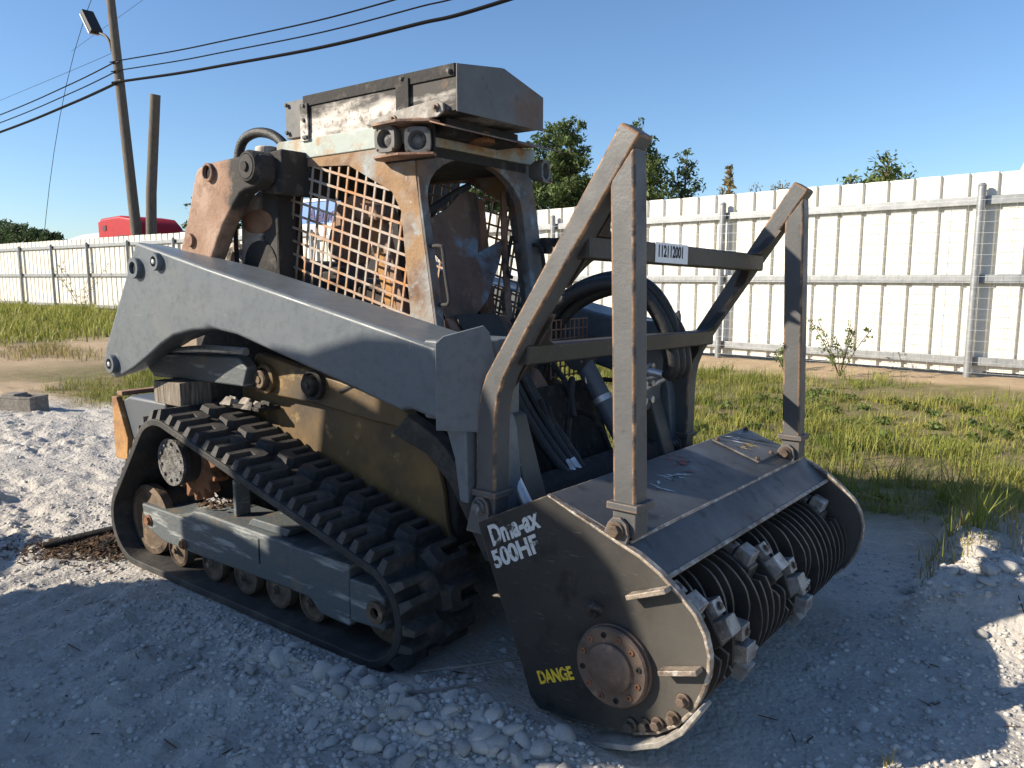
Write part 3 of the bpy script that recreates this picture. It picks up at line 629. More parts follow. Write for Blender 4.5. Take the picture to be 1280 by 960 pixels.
# --- running gear on both sides
def running_gear(sy):
    Y = lambda y: y if sy < 0 else -y
    def bx(mb, x0, x1, y0, y1, z0, z1): a, b = sorted((Y(y0), Y(y1))); return mb.box(x0, x1, a, b, z0, z1)
    beam = MB().prism([(-1.065,.315),(-1.04,.195),(-.87,.145),(-.55,.14),(.22,.15),(.22,.362),(-.02,.364),(-.47,.372),(-.56,.365),(-.64,.312)], Y(-.905), Y(-.66))
    bm_ = part(beam, 'track_frame', 'beam_paint', .012)
    part(MB().prism([(.215,.158),(.34,.158),(.40,.105),(.59,.098),(.595,.362),(.215,.362)], Y(-.918), Y(-.66)), 'guard_plate', 'beam_paint', .008, bm_)
    part(MB().prism([(-.16,.366),(.13,.366),(.16,.405),(-.12,.405)], Y(-.87), Y(-.68)), 'cover_plate', 'beam_paint', .006, bm_)
    mb = MB(); mb.prism([(-.03,.335),(-.02,.335),(-.02,.22),(-.03,.22)], Y(-.907), Y(-.90)); part(mb, 'seam', 'dark_gap', 0, bm_)
    mb = MB(); hexbolt(mb, (-.99,Y(-.905),.235), (0,sy,0), .022, .02); part(mb, 'bolt', 'rust_steel', 0, bm_)
    mb = MB(); hexbolt(mb, (-.66,Y(-.905),.175), (0,sy,0), .02, .02); part(mb, 'bolt', 'rust_steel', 0, bm_)
    tb = part(MB().prism([(.60,.13),(.60,.31),(.74,.31),(.80,.27),(.80,.14)], Y(-.925), Y(-.70)), 'tension_block', 'beam_paint', .012)
    mb = MB(); mb.lathe((.765,Y(-.925),.215), (0,sy,0), [(.045,0),(.045,.02),(.022,.02),(.022,.0),(.001,.0)], 20); part(mb, 'tension_boss', 'wheel_steel', 0, tb)
    def wheel(x, z, r, y0, y1, nm, m='wheel_steel'):
        a, b = Y(y0), Y(y1); L = abs(b-a); d = (0, 1 if b > a else -1, 0)
        w = part(MB().lathe((x, a, z), d, [(r*.22,-.012),(r*.24,0),(r*.62,.012),(r*.80,.010),(r*.84,0),(r,.006),(r,.05),(r*.78,.06),(r*.78,L-.06),(r,L-.05),(r,L),(r*.3,L)], 36), nm, m)
        mb = MB(); hexbolt(mb, (x, a, z), (0,sy,0), r*.16, .022); part(mb, 'axle_nut', 'wheel_steel', 0, w)
    for x in (-.74, -.43, -.16, .09, .325): wheel(x, .125, .088, -.90, -.64, 'track_roller')
    wheel(-1.03, .225, .188, -.885, -.65, 'rear_idler'); wheel(.73, .215, .178, -.84, -.65, 'front_idler')
    # final drive and sprocket
    dr = part(MB().lathe((-.755,Y(-.89),.58), (0,-sy,0), [(.118,0),(.124,.01),(.124,.035),(.118,.04),(.118,.36),(.15,.36),(.15,.4)], 40), 'final_drive', 'soot_black')
    part(MB().lathe((-.755,Y(-.892),.58), (0,sy,0), [(.121,-.01),(.121,.006),(.108,.006),(.106,.002),(.001,.002)], 40), 'drive_cover', 'cast_cover', 0, dr)
    mb = MB()
    for k in range(10):
        a = k*math.tau/10+.2; hexbolt(mb, (-.755+.094*math.cos(a), Y(-.893), .58+.094*math.sin(a)), (0,sy,0), .008, .01)
    part(mb, 'cover_bolts', 'cast_cover', 0, dr)
    teeth = 16; prof = []
    for k in range(teeth*4):
        a = k*math.tau/(teeth*4); r = (.205, .205, .155, .155)[k % 4]; prof.append((-.72+r*math.cos(a), .57+r*math.sin(a)))
    part(MB().prism(prof, Y(-.80), Y(-.74)), 'sprocket', 'rust_steel', .008)
    mb = MB()
    for k in range(8):
        a = k*math.tau/8+.3; mb.cyl((-.72+.16*math.cos(a), Y(-.74), .57+.16*math.sin(a)), (-.72+.16*math.cos(a), Y(-.70), .57+.16*math.sin(a)), .02, n=10)
    part(mb, 'sprocket_bolts', 'rust_steel')
    part(bx(MB(), -.315, -.29, -.84, -.76, .37, .55), 'frame_bracket', 'beam_paint', .006)
running_gear(-1); running_gear(1)
# burnt debris lying on the track frame
mb = MB()
for k in range(40):
    x = random.uniform(-.58,-.40); y = random.uniform(-.88,-.72); a = random.random()*3.1
    mb.bar((x,y,.378+random.random()*.02), (x+.03*math.cos(a),y+.03*math.sin(a),.384+random.random()*.02), .008, .006)
tag(part(mb, 'dry_litter', 'chip_bark', smooth=0), kind='stuff')

# --- chassis
part(MB().prism([(-1.30,.42),(-1.30,.98),(-.62,1.02),(.62,1.0),(.74,.88),(.80,.60),(.80,.36),(.60,.26),(-1.0,.26)], -.50, .50), 'chassis', 'soot_black', .02)
for sy in (-1, 1):
    part(MB().prism([(-.66,.44),(-.66,.93),(-.40,.96),(.45,.88),(.66,.83),(.72,.74),(.76,.60),(.775,.47),(.80,.40)], sy*.505, sy*.535), 'side_panel', 'yellow_paint', .01)
    pl = part(MB().prism([(-.455,.93),(-.45,1.10),(-.42,1.13),(.06,1.06),(.50,.985),(.62,.94),(.66,.86),(.40,.875),(0,.915)], sy*.54, sy*.60), 'link_bracket', 'yellow_paint', .012)
    for x, z, m in ((-.336,1.007,'yellow_paint'), (.03,1.008,'soot_black')):
        b = part(MB().lathe((x,sy*.60,z), (0,sy,0), [(.072,0),(.072,.025),(.060,.03),(.056,.03),(.054,.012),(.001,.012)], 32), 'pin_boss', m, 0, pl)
        part(MB().lathe((x,sy*.60,z), (0,sy,0), [(.046,.0),(.046,.05),(.04,.056),(.018,.056),(.018,.062),(.001,.062)], 28), 'pin', 'wheel_steel' if m == 'yellow_paint' else 'soot_black', 0, pl)
    part(MB().prism([(-1.30,1.00),(-1.27,1.085),(-.95,1.10),(-.43,1.115),(-.36,1.06),(-.40,.97),(-.95,.965),(-1.24,.955)], sy*.63, sy*.70), 'lower_link', 'beam_paint' if sy < 0 else 'soot_black', .012)
    part(MB().tube([(-1.1,sy*.66,1.10),(-.8,sy*.66,1.13),(-.45,sy*.64,1.135)], .022, n=10), 'hydraulic_line', 'bright_steel')
    part(MB().prism([(.60,.86),(.70,.95),(.86,.88),(1.02,.74),(1.10,.60),(1.16,.42),(1.10,.42),(1.0,.58),(.92,.70),(.80,.80)], sy*.62, sy*.68), 'track_shield', 'rubber', .01)
part(MB().prism([(-1.52,.45),(-1.52,.80),(-1.42,.84),(-1.02,.84),(-1.02,.45)], -.76, .76), 'rear_bumper', 'cylinder_paint', .02)
part(MB().prism([(-1.56,.47),(-1.555,.83),(-1.50,.83),(-1.40,.60),(-1.42,.47)], -.79, -.755), 'bumper_corner', 'orange_paint', .008)
part(MB().box(-1.53, -1.47, -.77, .77, .835, .86), 'bumper_rim', 'rust_plate', .005)
part(MB().prism([(-1.32,.84),(-1.32,1.55),(-.75,1.60),(-.42,1.35),(-.42,.98)], -.40, .42), 'engine_block', 'soot_black', .03)
mb = MB(); rg = np.random.default_rng(4)
for k in range(26):
    x, y, z = rg.uniform(-1.25,-.45), rg.uniform(-.42,.4), rg.uniform(1.0,1.55); s_ = rg.uniform(.03,.1)
    mb.box(x-s_, x+s_, y-s_*.7, y+s_*.7, z-s_*.6, z+s_*.6)
part(mb, 'burnt_engine_parts', 'soot_black', .01)
mb = MB()
for k in range(5): mb.tube([(-.2+.1*k,-.56-.01*k,.99), (-.05+.12*k,-.58,1.02+.01*k), (.1+.1*k,-.57,.98)], .012, n=6)
part(mb, 'scorched_cables', 'soot_black')
mb = MB()                                                                 # ash and melted scraps on the track guard behind the bracket
for k in range(16):
    x = random.uniform(-.68,-.36); y = random.uniform(-.66,-.56); z = .885-.05*(x+.7); s_ = random.uniform(.012,.035)
    mb.add([(x-s_*1.6,y-s_,z-.02),(x+s_*1.5,y-s_*.8,z-.02),(x+s_*1.2,y+s_,z-.02),(x-s_,y+s_*.9,z-.02),(x-s_*.6,y,z+s_*.7),(x+s_*.7,y+s_*.2,z+s_*.5)],
           [(0,1,5,4),(1,2,5),(2,3,4,5),(3,0,4),(0,3,2,1)])
tag(part(mb, 'melted_scraps', 'scorched_column', smooth=0), kind='stuff')
part(MB().box(-.70,-.34,-.66,-.53,.845,.865), 'track_guard', 'soot_black', .005)

# --- lift arms
OUT = [(-1.30,1.135),(-.922,1.665),(-.90,1.672),(-.30,1.545),(.50,1.383),(1.09,1.262),(1.10,1.00),(.95,1.03),(.905,1.018),(.60,1.093),(.387,1.14),(.10,1.205),(-.10,1.25),
       (-.28,1.268),(-.45,1.255),(-.62,1.222),(-.743,1.17),(-.88,1.10),(-1.02,1.035),(-1.12,1.00),(-1.17,.985),(-1.22,.972),(-1.28,.985),(-1.315,1.03),(-1.325,1.07)]
def lift_arm(sy):
    inn = [(x-.26*float(smooth(-.35,-.9,np.array(x))), z) for x, z in OUT]
    a = part(MB().prism(OUT, sy*.92, sy*.62, 'y', inn), 'lift_arm', 'arm_paint', .022, seg=3)
    # angled nose and the leg that carries the coupler
    mb = MB(); pts = [(1.085,sy*.915),(1.225,sy*.74),(1.225,sy*.62),(1.02,sy*.62),(1.02,sy*.915)]
    mb.prism(pts, 1.005, 1.285, 'z'); part(mb, 'arm_nose', 'arm_paint', .01, a)
    part(MB().prism([(1.03,1.02),(1.09,.86),(1.12,.66),(1.165,.56),(1.25,.60),(1.24,.80),(1.225,.95),(1.20,1.02)], sy*.738, sy*.63), 'arm_leg', 'arm_paint', .012, a)
    part(MB().prism([(1.045,1.01),(1.10,.86),(1.125,.70),(1.165,.70),(1.155,1.01)], sy*.85, sy*.735), 'leg_web', 'arm_paint', .008, a)
    npl = [(1.082,sy*.922,.97),(1.082,sy*.922,1.275),(1.10,sy*.90,1.30),(1.19,sy*.79,1.335),(1.205,sy*.775,1.31),(1.222,sy*.752,1.18),(1.222,sy*.752,.95)]
    dn = Vector((.80,sy*.60,0))*.008; k_ = len(npl); mb = MB(); mb.add([Vector(p) for p in npl]+[Vector(p)+dn for p in npl], [tuple(range(k_)), tuple(range(2*k_-1,k_-1,-1))]+[(i,i+k_,(i+1) % k_+k_,(i+1) % k_) for i in range(k_)])
    part(mb, 'nose_plate', 'arm_paint', .003, a)
    for x, z, r in ((-.911,1.547,.052), (-.71,1.576,.043), (-1.222,1.05,.05)):
        b = part(MB().lathe((x,sy*.92,z), (0,sy,0), [(r,0),(r,.022),(r*.93,.027),(r*.60,.027),(r*.58,.010),(.001,.010)], 32), 'pin_boss', 'arm_paint', 0, a)
        part(MB().lathe((x,sy*.92,z), (0,sy,0), [(r*.5,.008),(r*.5,.013),(.001,.013)], 24), 'pin_bore', 'dark_gap', 0, a)  # solid dark disc painted in place of the shade inside a hole
        if r < .051: part(MB().lathe((x,sy*.92,z), (0,sy,0), [(r*.26,.01),(r*.26,.03),(.001,.032)], 16), 'pin', 'bright_steel', 0, a)
    return a
lift_arm(-1); lift_arm(1)

# --- rear tower, bent links and hose
for sy in (-1, 1):
    k = part(MB().prism([(-.745,2.00),(-.72,2.035),(-.66,2.05),(-.601,2.055),(-.349,2.065),(-.20,2.062),(-.19,1.95),(-.25,1.91),(-.33,1.904),(-.37,1.888),(-.419,1.847),(-.52,1.75),(-.70,1.50),(-.98,1.50),(-.92,1.64),(-.884,1.70),(-.83,1.80)], sy*.60, sy*.69), 'bent_link', 'link_rust' if sy < 0 else 'soot_black', .018)
    part(MB().lathe((-.60,sy*.688,2.006), (0,sy,0), [(.044,0),(.044,.022),(.040,.024),(.033,.024),(.031,.004),(.001,.004)], 30), 'link_bushing', 'rust_plate', 0, k)
    part(MB().lathe((-.60,sy*.688,2.006), (0,sy,0), [(.030,.004),(.030,.008),(.001,.008)], 24), 'link_bore', 'dark_gap', 0, k)  # dark disc stands for the shaded hole in the link
    part(MB().lathe((-.80,sy*.688,1.688), (0,sy,0), [(.034,0),(.034,.02),(.001,.022)], 24), 'link_pin', 'rust_plate', 0, k)
    pv = part(MB().lathe((-.27,sy*.68,2.006), (0,sy,0), [(.075,-.12),(.075,.02),(.066,.034),(.058,.036),(.055,.032),(.022,.032),(.022,.05),(.001,.05)], 36), 'link_pivot', 'soot_black')
    part(MB().lathe((-.27,sy*.68,2.006), (0,sy,0), [(.054,.030),(.054,.038),(.03,.040),(.001,.040)], 30), 'pivot_washer', 'scorched_column', 0, pv)
    c = part(MB().prism([(-.635,1.35),(-.605,1.845),(-.575,1.872),(-.448,1.925),(-.30,1.93),(-.30,1.35)], sy*.42, sy*.53), 'rear_column', 'scorched_column', .015)
    part(MB().lathe((-.45,sy*.53,1.55), (0,sy,0), [(.135,-.01),(.135,.006),(.125,.01),(.001,.01)], 40), 'column_cover', 'soot_black', 0, c)
    mb = MB(); n = 28
    mb.prism([(-.465+.125*math.cos(math.tau*i/n), 1.775+.058*math.sin(math.tau*i/n)) for i in range(n)], sy*.529, sy*.535); part(mb, 'column_patch', 'rust_disc', 0, c)
    part(MB().box(-.50,-.41,*sorted((sy*.529,sy*.537)),1.655,1.705), 'column_plate', 'scorched_column', .003, c)
    part(MB().tube([(-.64,sy*.54,1.35),(-.63,sy*.545,1.83),(-.59,sy*.545,1.875),(-.44,sy*.545,1.94),(-.29,sy*.545,1.94),(-.285,sy*.545,1.3)], .012, n=8, sub=3), 'wire_loom', 'soot_black')
part(MB().prism([(-.33,1.90),(-.33,2.04),(-.24,2.085),(-.16,2.09),(-.16,1.88)], -.60, .60), 'tower_crossmember', 'soot_black', .012)
part(MB().cyl((-.55,-.40,2.08),(-.55,-.40,2.16), .055), 'hose_port', 'scorched_column', .008)
part(MB().tube([(-.74,-.42,1.95),(-.765,-.42,2.10),(-.72,-.42,2.20),(-.62,-.41,2.235),(-.50,-.40,2.215),(-.40,-.40,2.15),(-.36,-.40,2.05)], .025, n=12), 'top_hose', 'hose_rubber')
part(MB().tube([(-.70,-.44,1.60),(-.78,-.45,1.66),(-.82,-.46,1.60),(-.80,-.46,1.52)], .03, n=8), 'burnt_hose', 'scorched_column')

# --- cab
def px_at(z): return .53+(2.05-z)*.155                                      # the front pillars lean forward going down
for sy, y0, y1 in ((-1,-.452,-.435), (1,.385,.402)):
    outer = [(-.385,1.15),(-.385,2.06),(.10,2.06),(.53,2.06),(px_at(1.75),1.75),(px_at(1.15),1.15)]
    inner = [(-.345,1.22),(-.335,2.035),(.13,2.005),(.405,1.87),(.458,1.785),(.515,1.22)]
    sp = part(MB().ring(outer, inner, y0, y1), 'cab_side', 'cab_steel', .004)
    poly = [Vector(p) for p in inner]; ym = (y0+y1)/2; mb = MB(); pitch_ = .0625
    for ang, w in ((R(-15.5), .011), (R(-101), .011)):
        d = Vector((math.cos(ang), math.sin(ang))); n = Vector((-d.y, d.x))
        for k in range(-30, 31):
            o = Vector((.05,1.65))+n*(k*pitch_); t0, t1 = -5, 5; ok = True
            for i in range(len(poly)):                                       # clip the bar to the opening (outline runs clockwise)
                a, b = poly[i], poly[(i+1) % len(poly)]; e = b-a; m_ = Vector((-e.y, e.x))
                den = m_.dot(d); num = m_.dot(a-o)
                if abs(den) < 1e-9:
                    if num < 0: ok = False
                elif den > 0: t1 = min(t1, num/den)
                else: t0 = max(t0, num/den)
            if ok and t1 > t0:
                p, q_ = o+d*(t0-.01), o+d*(t1+.01)
                off_ = .003 if ang < -1 else -.003
                mb.bar((p.x,ym+off_,p.y), (q_.x,ym+off_,q_.y), .006, w, (n.x,0,n.y))
    part(mb, 'cab_grille', 'grille_steel', 0, sp, smooth=0)
mb = MB(); n = 18; outer = []; inner = []
arch = [(-.40,1.20),(-.405,1.82)]+[(-.065-.34*math.cos(math.pi*i/14), 1.83+.205*math.sin(math.pi*i/14)) for i in range(1,14)]+[(.275,1.82),(.27,1.20)]
for (y, z) in arch:
    inner.append((y, z))
    if z < 1.25: outer.append((-.45 if y < 0 else .40, 1.15))
    elif z < 1.84 and abs(y+.065) > .33: outer.append((-.45 if y < 0 else .40, 1.83))
    else: outer.append((-.025+(y+.065)*1.25, 2.09))
v = []
for th in (0, -.045):
    for ring_ in (outer, inner):
        v += [(px_at(z)+.012+th, y, z) for y, z in ring_]
k = len(arch); f = []
for i in range(k-1):
    f += [(i,i+1,i+1+k,i+k), (i+2*k,i+3*k,i+1+3*k,i+1+2*k), (i,i+2*k,i+1+2*k,i+1), (i+k,i+1+k,i+1+3*k,i+3*k)]
f += [(0,k,3*k,2*k), (k-1,3*k-1,4*k-1,2*k-1)]
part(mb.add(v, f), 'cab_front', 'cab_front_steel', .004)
# pillars behind the front frame give it depth
for y0, y1 in ((-.44,-.40), (.34,.39)):
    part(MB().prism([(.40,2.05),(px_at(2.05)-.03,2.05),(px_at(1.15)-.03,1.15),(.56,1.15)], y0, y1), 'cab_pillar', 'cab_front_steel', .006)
part(MB().box(-.385,-.335,-.43,.38,1.15,1.36), 'cab_rear_sill', 'rust_plate', .006)
part(MB().box(-.385,-.345,-.43,.38,1.93,2.06), 'cab_rear_header', 'soot_black', .006)
for y0, y1 in ((-.43,-.36),(.31,.38)): part(MB().box(-.385,-.33,y0,y1,1.36,1.93), 'cab_rear_pillar', 'soot_black', .006)
roof = part(MB().prism([(-.39,2.062),(-.39,2.150),(-.37,2.158),(.50,2.150),(.56,2.135),(.56,2.062)], -.456, .406), 'cab_roof', 'roof_steel', .006)
part(MB().prism([(.45,2.158),(.62,2.150),(.76,2.105),(.765,2.098),(.62,2.142),(.45,2.150)], -.50, .36), 'roof_visor', 'rust_plate', .002)
part(MB().box(-.32,.55,-.38,.34,2.02,2.06), 'roof_lining', 'soot_black')
mb = MB(); mb.lathe((.66,-.14,2.118), (0,0,-1), [(.03,-.02),(.03,.01),(.055,.012),(.058,.03),(.001,.032)], 24); part(mb, 'beacon_stub', 'rust_steel')
# roof box with low pitched lid
BX0, BX1, BY0, BY1 = -.31, .79, -.452, .142
box = part(MB().prism([(BY0,2.165),(BY1,2.175),(BY1,2.315),(-.148,2.378),(BY0,2.335)], BX0, BX1-.006, 'x'), 'roof_box', 'soot_steel', .004)
part(MB().prism([(BY0-.004,2.160),(BY1+.004,2.168),(BY1+.004,2.318),(-.148,2.386),(BY0-.004,2.343)], BX1-.006, BX1, 'x'), 'box_front', 'box_front_steel', .002, box)
part(MB().prism([(BY0-.008,2.298),(BY0-.008,2.346),(-.148,2.390),(BY1+.008,2.323),(BY1+.008,2.28),(BY1,2.28),(BY1,2.319),(-.148,2.384),(BY0,2.340),(BY0,2.298)], -.17, BX1-.012, 'x'), 'box_lid', 'soot_black', .002, box)
part(MB().prism([(-.305,2.165),(-.14,2.165),(-.14,2.335),(-.305,2.335)], BY0-.006, BY0+.002), 'end_plate', 'box_front_steel', .002, box)
for x0, x1, z0, z1, m in ((-.185,-.13,2.14,2.31,'soot_steel'), (.455,.53,2.17,2.325,'soot_black')):
    part(MB().box(x0, x1, BY0-.016, BY0-.007, z0, z1), 'box_strap', m, .002, box)
mb = MB()
for x, z in ((-.285,2.318),(-.285,2.19),(-.157,2.30),(-.157,2.235),(.475,2.20),(.51,2.20),(.492,2.325),(.755,2.318),(-.157,2.155),(-.14,2.155)): hexbolt(mb, (x,BY0-.014,z), (0,-1,0), .008, .01)
part(mb, 'box_bolts', 'cast_cover', 0, box)
part(MB().prism([(-.17,2.13),(-.17,2.175),(.30,2.168),(.30,2.13)], BY0-.002, .1), 'box_base', 'soot_steel', .003, box)
hg = part(MB().prism([(.28,2.158),(.30,2.175),(.42,2.195),(.70,2.215),(.735,2.195),(.735,2.165),(.70,2.145),(.45,2.148)], BY0-.028, BY0-.016), 'hinge_arm', 'skid_steel', .004)
for x, z, r in ((.70,2.182,.016), (.455,2.165,.016)):
    mb = MB(); mb.lathe((x,BY0-.028,z), (0,-1,0), [(r,0),(r,.008),(r*.5,.01),(r*.45,.022),(.001,.022)], 20); part(mb, 'hinge_pin', 'flange_steel', 0, hg)
part(MB().box(-.15,.68,-.40,.10,2.10,2.16), 'box_void', 'soot_black', .004)  # near-black colour stands for the shaded void under the box front
# work lamps on the right front corner, one on the left
def work_lamp(c, dirv):
    c = Vector(c); d = Vector(dirv).normalized(); side = d.cross(Vector((0,0,1))).normalized(); up_ = side.cross(d)
    def sq(h, r, cor):
        pts = []
        for i in range(32):
            a = math.tau*i/32; ca, sa = math.cos(a), math.sin(a); e = .5
            pts.append(c+d*h+side*(abs(ca)**e*math.copysign(r,ca))+up_*(abs(sa)**e*math.copysign(r,sa)))
        return pts
    mb = MB(); rings = [sq(-.07,.030,0), sq(-.04,.048,0), sq(0,.056,0), sq(.012,.054,0)]
    rings += [[c+d*.012+(side*math.cos(math.tau*i/32)+up_*math.sin(math.tau*i/32))*.040 for i in range(32)], [c-d*.02+(side*math.cos(math.tau*i/32)+up_*math.sin(math.tau*i/32))*.032 for i in range(32)]]
    v = [p for r_ in rings for p in r_]; f = []
    for k in range(len(rings)-1):
        for i in range(32): f.append((k*32+i, k*32+(i+1) % 32, (k+1)*32+(i+1) % 32, (k+1)*32+i))
    f += [tuple(range(31,-1,-1)), tuple(range((len(rings)-1)*32, len(rings)*32))]
    lp = part(mb.add(v, f), 'work_lamp', 'box_front_steel', .0)
    part(MB().lathe(c, d, [(.031,-.019),(.024,-.012),(.010,-.004),(.001,-.002)], 24), 'lamp_reflector', 'cast_cover', 0, lp)
    for sx_, sz_ in ((1,1),(1,-1),(-1,1),(-1,-1)):
        mb = MB(); hexbolt(mb, c+d*.010+side*.041*sx_+up_*.041*sz_, d, .005, .006); part(mb, 'lamp_screw', 'flange_steel', 0, lp)
work_lamp((.452,-.525,2.076), (.10,-1,-.02)); work_lamp((.612,-.50,2.058), (.55,-.85,-.05)); work_lamp((.66,.34,2.02), (1,.2,0))
part(MB().prism([(.36,-.50),(.40,-.56),(.56,-.575),(.68,-.50),(.68,-.44),(.36,-.44)], 2.128, 2.140, 'z'), 'lamp_bracket', 'rust_plate', .002)
part(MB().prism([(.36,-.50),(.40,-.55),(.56,-.565),(.69,-.49),(.66,-.44),(.36,-.44)], 1.998, 2.008, 'z'), 'lamp_bracket', 'rust_plate', .002)
part(MB().box(.375,.66,-.455,-.445,1.99,2.14), 'lamp_back_plate', 'soot_black')
# grab handles
part(MB().tube([(.605,-.425,1.632),(.66,-.425,1.632),(.672,-.422,1.615),(.682,-.42,1.52),(.70,-.42,1.42),(.70,-.42,1.395),(.685,-.42,1.385),(.63,-.42,1.385)], .0085, n=10, sub=4), 'grab_handle', 'scorched_column')
part(MB().tube([(.58,.33,1.66),(.64,.33,1.66),(.66,.33,1.62),(.69,.33,1.42),(.66,.33,1.40),(.62,.33,1.40)], .0105, n=10, sub=4), 'grab_handle', 'soot_black')
# burnt inside: seat shell, levers, posts, collapsed door sheet
st_ = part(MB().prism([(-.32,1.58),(-.36,1.66),(-.30,1.84),(-.24,1.90),(-.16,1.89),(-.17,1.75),(-.20,1.56)], -.20, -.02), 'seat_back', 'seat_shell', .03)
part(MB().prism([(-.38,1.22),(-.38,1.45),(-.30,1.50),(.12,1.46),(.16,1.38),(.12,1.22)], -.26, .22), 'seat_base', 'soot_black', .03)
part(MB().prism([(.02,1.80),(.10,1.78),(.27,1.20),(.19,1.20)], -.26, -.19), 'control_post', 'orange_paint', .008)
part(MB().prism([(.115,1.775),(.165,1.765),(.345,1.20),(.29,1.20)], -.28, -.24), 'control_arm', 'seat_shell', .006)
part(MB().prism([(-.05,1.86),(.0,1.90),(.16,1.84),(.20,1.76),(.05,1.77)], -.34, -.18), 'control_head', 'rust_plate', .02)
part(MB().prism([(.28,1.90),(.33,1.90),(.42,1.18),(.36,1.18)], .22, .28), 'door_post', 'rust_plate', .006)
part(MB().box(-.34,.66,-.43,.38,1.10,1.20), 'cab_floor', 'soot_black')
part(MB().prism([(-.34,1.20),(-.34,1.42),(-.20,1.40),(.30,1.32),(.50,1.26),(.60,1.20)], -.42, -.30), 'side_console', 'rust_plate', .02)
part(MB().prism([(-.34,1.20),(-.34,1.48),(.10,1.46),(.30,1.30),(.45,1.20)], .24, .37), 'side_console', 'soot_black', .02)
mb = MB(); rg = np.random.default_rng(12)
for k in range(22):
    x, y = rg.uniform(-.3,.5), rg.uniform(-.4,.35); s_ = rg.uniform(.015,.05); mb.box(x-s_*1.5, x+s_*1.5, y-s_, y+s_, 1.19, 1.2+s_*1.6+.06*rg.random())
part(mb, 'charred_scraps', 'soot_black', .006)
# the burnt door skin hangs askew in the front opening
def sheet(name, pts, m, th=.006, parent=LD, sub=None):
    me_ = MB(); n = len(pts); a = [Vector(p) for p in pts]
    nrm = (a[1]-a[0]).cross(a[2]-a[0]).normalized()*th
    me_.add([p for p in a]+[p+nrm for p in a], [tuple(range(n)), tuple(range(2*n-1,n-1,-1))]+[(i,i+n,(i+1) % n+n,(i+1) % n) for i in range(n)])
    return part(me_, name, m, 0, parent)
d_ = sheet('door_skin', [(.44,-.36,1.72),(.40,-.10,1.82),(.38,.02,1.90),(.42,.06,1.70),(.50,-.22,1.55)], 'collapsed_sheet')
sheet('door_skin_fold', [(.42,.06,1.70),(.38,.02,1.90),(.35,.10,1.93),(.35,.19,1.92),(.39,.17,1.80),(.43,.10,1.62),(.50,-.22,1.55)], 'collapsed_sheet', parent=d_)
sheet('door_skin_fold', [(.50,-.22,1.55),(.43,.10,1.62),(.45,.29,1.70),(.47,.22,1.58),(.52,.06,1.40),(.57,-.16,1.27),(.60,-.30,1.28),(.55,-.36,1.45)], 'collapsed_sheet', parent=d_)
part(MB().tube([(.40,-.36,1.745),(.37,-.12,1.84),(.36,.0,1.90),(.36,.12,1.95)], .018, n=8, sub=2), 'door_frame', 'soot_black', 0, d_)
part(MB().tube([(.44,.30,1.93),(.47,.27,1.6),(.56,.20,1.22)], .018, n=8, sub=2), 'door_frame', 'rust_plate', 0, d_)
part(MB().tube([(.50,.29,1.71),(.48,.28,1.60),(.50,.25,1.52),(.52,.27,1.50)], .010, n=8, sub=3), 'door_handle', 'soot_black', 0, d_)
part(MB().prism([(.50,1.30),(.60,1.32),(.86,.98),(.76,.92)], -.33, .12), 'front_shroud', 'rust_plate', .008)
part(MB().prism([(.605,1.335),(.63,1.315),(.80,1.08),(.775,1.08)], -.28, .02), 'scorched_mat', 'scorched_column', .006)
part(MB().prism([(.58,.98),(.58,1.30),(.66,1.22),(.70,.98)], .16, .44), 'front_box', 'soot_black', .01)
part(MB().box(.62,.665,.36,.42,1.62,1.70), 'mirror_bracket', 'soot_black', .005)
part(MB().box(.60,.80,.41,.45,1.655,1.70), 'mirror_arm', 'soot_black', .01)
part(MB().box(.74,.775,.36,.47,1.55,1.66), 'mirror_stub', 'soot_black', .01)

# --- coupler, tilt cylinders and hoses at the front
part(MB().prism([(1.08,.50),(1.06,.95),(1.12,1.00),(1.17,.98),(1.27,.66),(1.40,.30),(1.34,.26)], -.62, -.50), 'coupler_plate', 'black_paint', .01)
part(MB().prism([(1.08,.50),(1.06,.95),(1.12,1.00),(1.17,.98),(1.27,.66),(1.40,.30),(1.34,.26)], .50, .62), 'coupler_plate', 'black_paint', .01)
part(MB().prism([(1.12,.55),(1.16,.72),(1.24,.70),(1.42,.26),(1.36,.24)], -.60, .60), 'coupler_frame', 'soot_black', .012)
part(MB().prism([(.84,.98),(.88,1.0),(1.02,.60),(.98,.46),(.82,.5)], -.46, .46), 'front_bulkhead', 'soot_black', .01)
for y in (-.64, .20):
    c = part(MB().cyl((.98,y,1.12),(1.20,y,.78), .045, n=24), 'tilt_cylinder', 'cylinder_paint', .004)
    part(MB().cyl((1.09,y,.95),(1.105,y,.927), .049, n=24), 'cylinder_band', 'bright_steel', 0, c)
    part(MB().cyl((1.20,y,.78),(1.34,y,.56), .024, n=16), 'cylinder_rod', 'bright_steel', 0, c)
    part(MB().lathe((.975,y-.05,1.13), (0,1,0), [(.06,0),(.06,.1),(.03,.105)], 24), 'cylinder_eye', 'scorched_column', 0, c)
for k, (dy, dz) in enumerate(((0,0), (.055,.015), (-.05,.01), (.10,-.01))):
    h = part(MB().tube([(.82,-.30+dy,1.22+dz),(.90,-.28+dy,1.12+dz),(1.0,-.25+dy,.94+dz),(1.11,-.24+dy,.80),(1.20,-.22+dy*.8,.69)], .021, n=10), 'supply_hose', 'hose_rubber')
    if k < 2: part(MB().cyl((1.165,-.225+dy*.85,.735),(1.225,-.215+dy*.8,.665), .021, n=12), 'hose_fitting', 'bright_steel', 0, h)
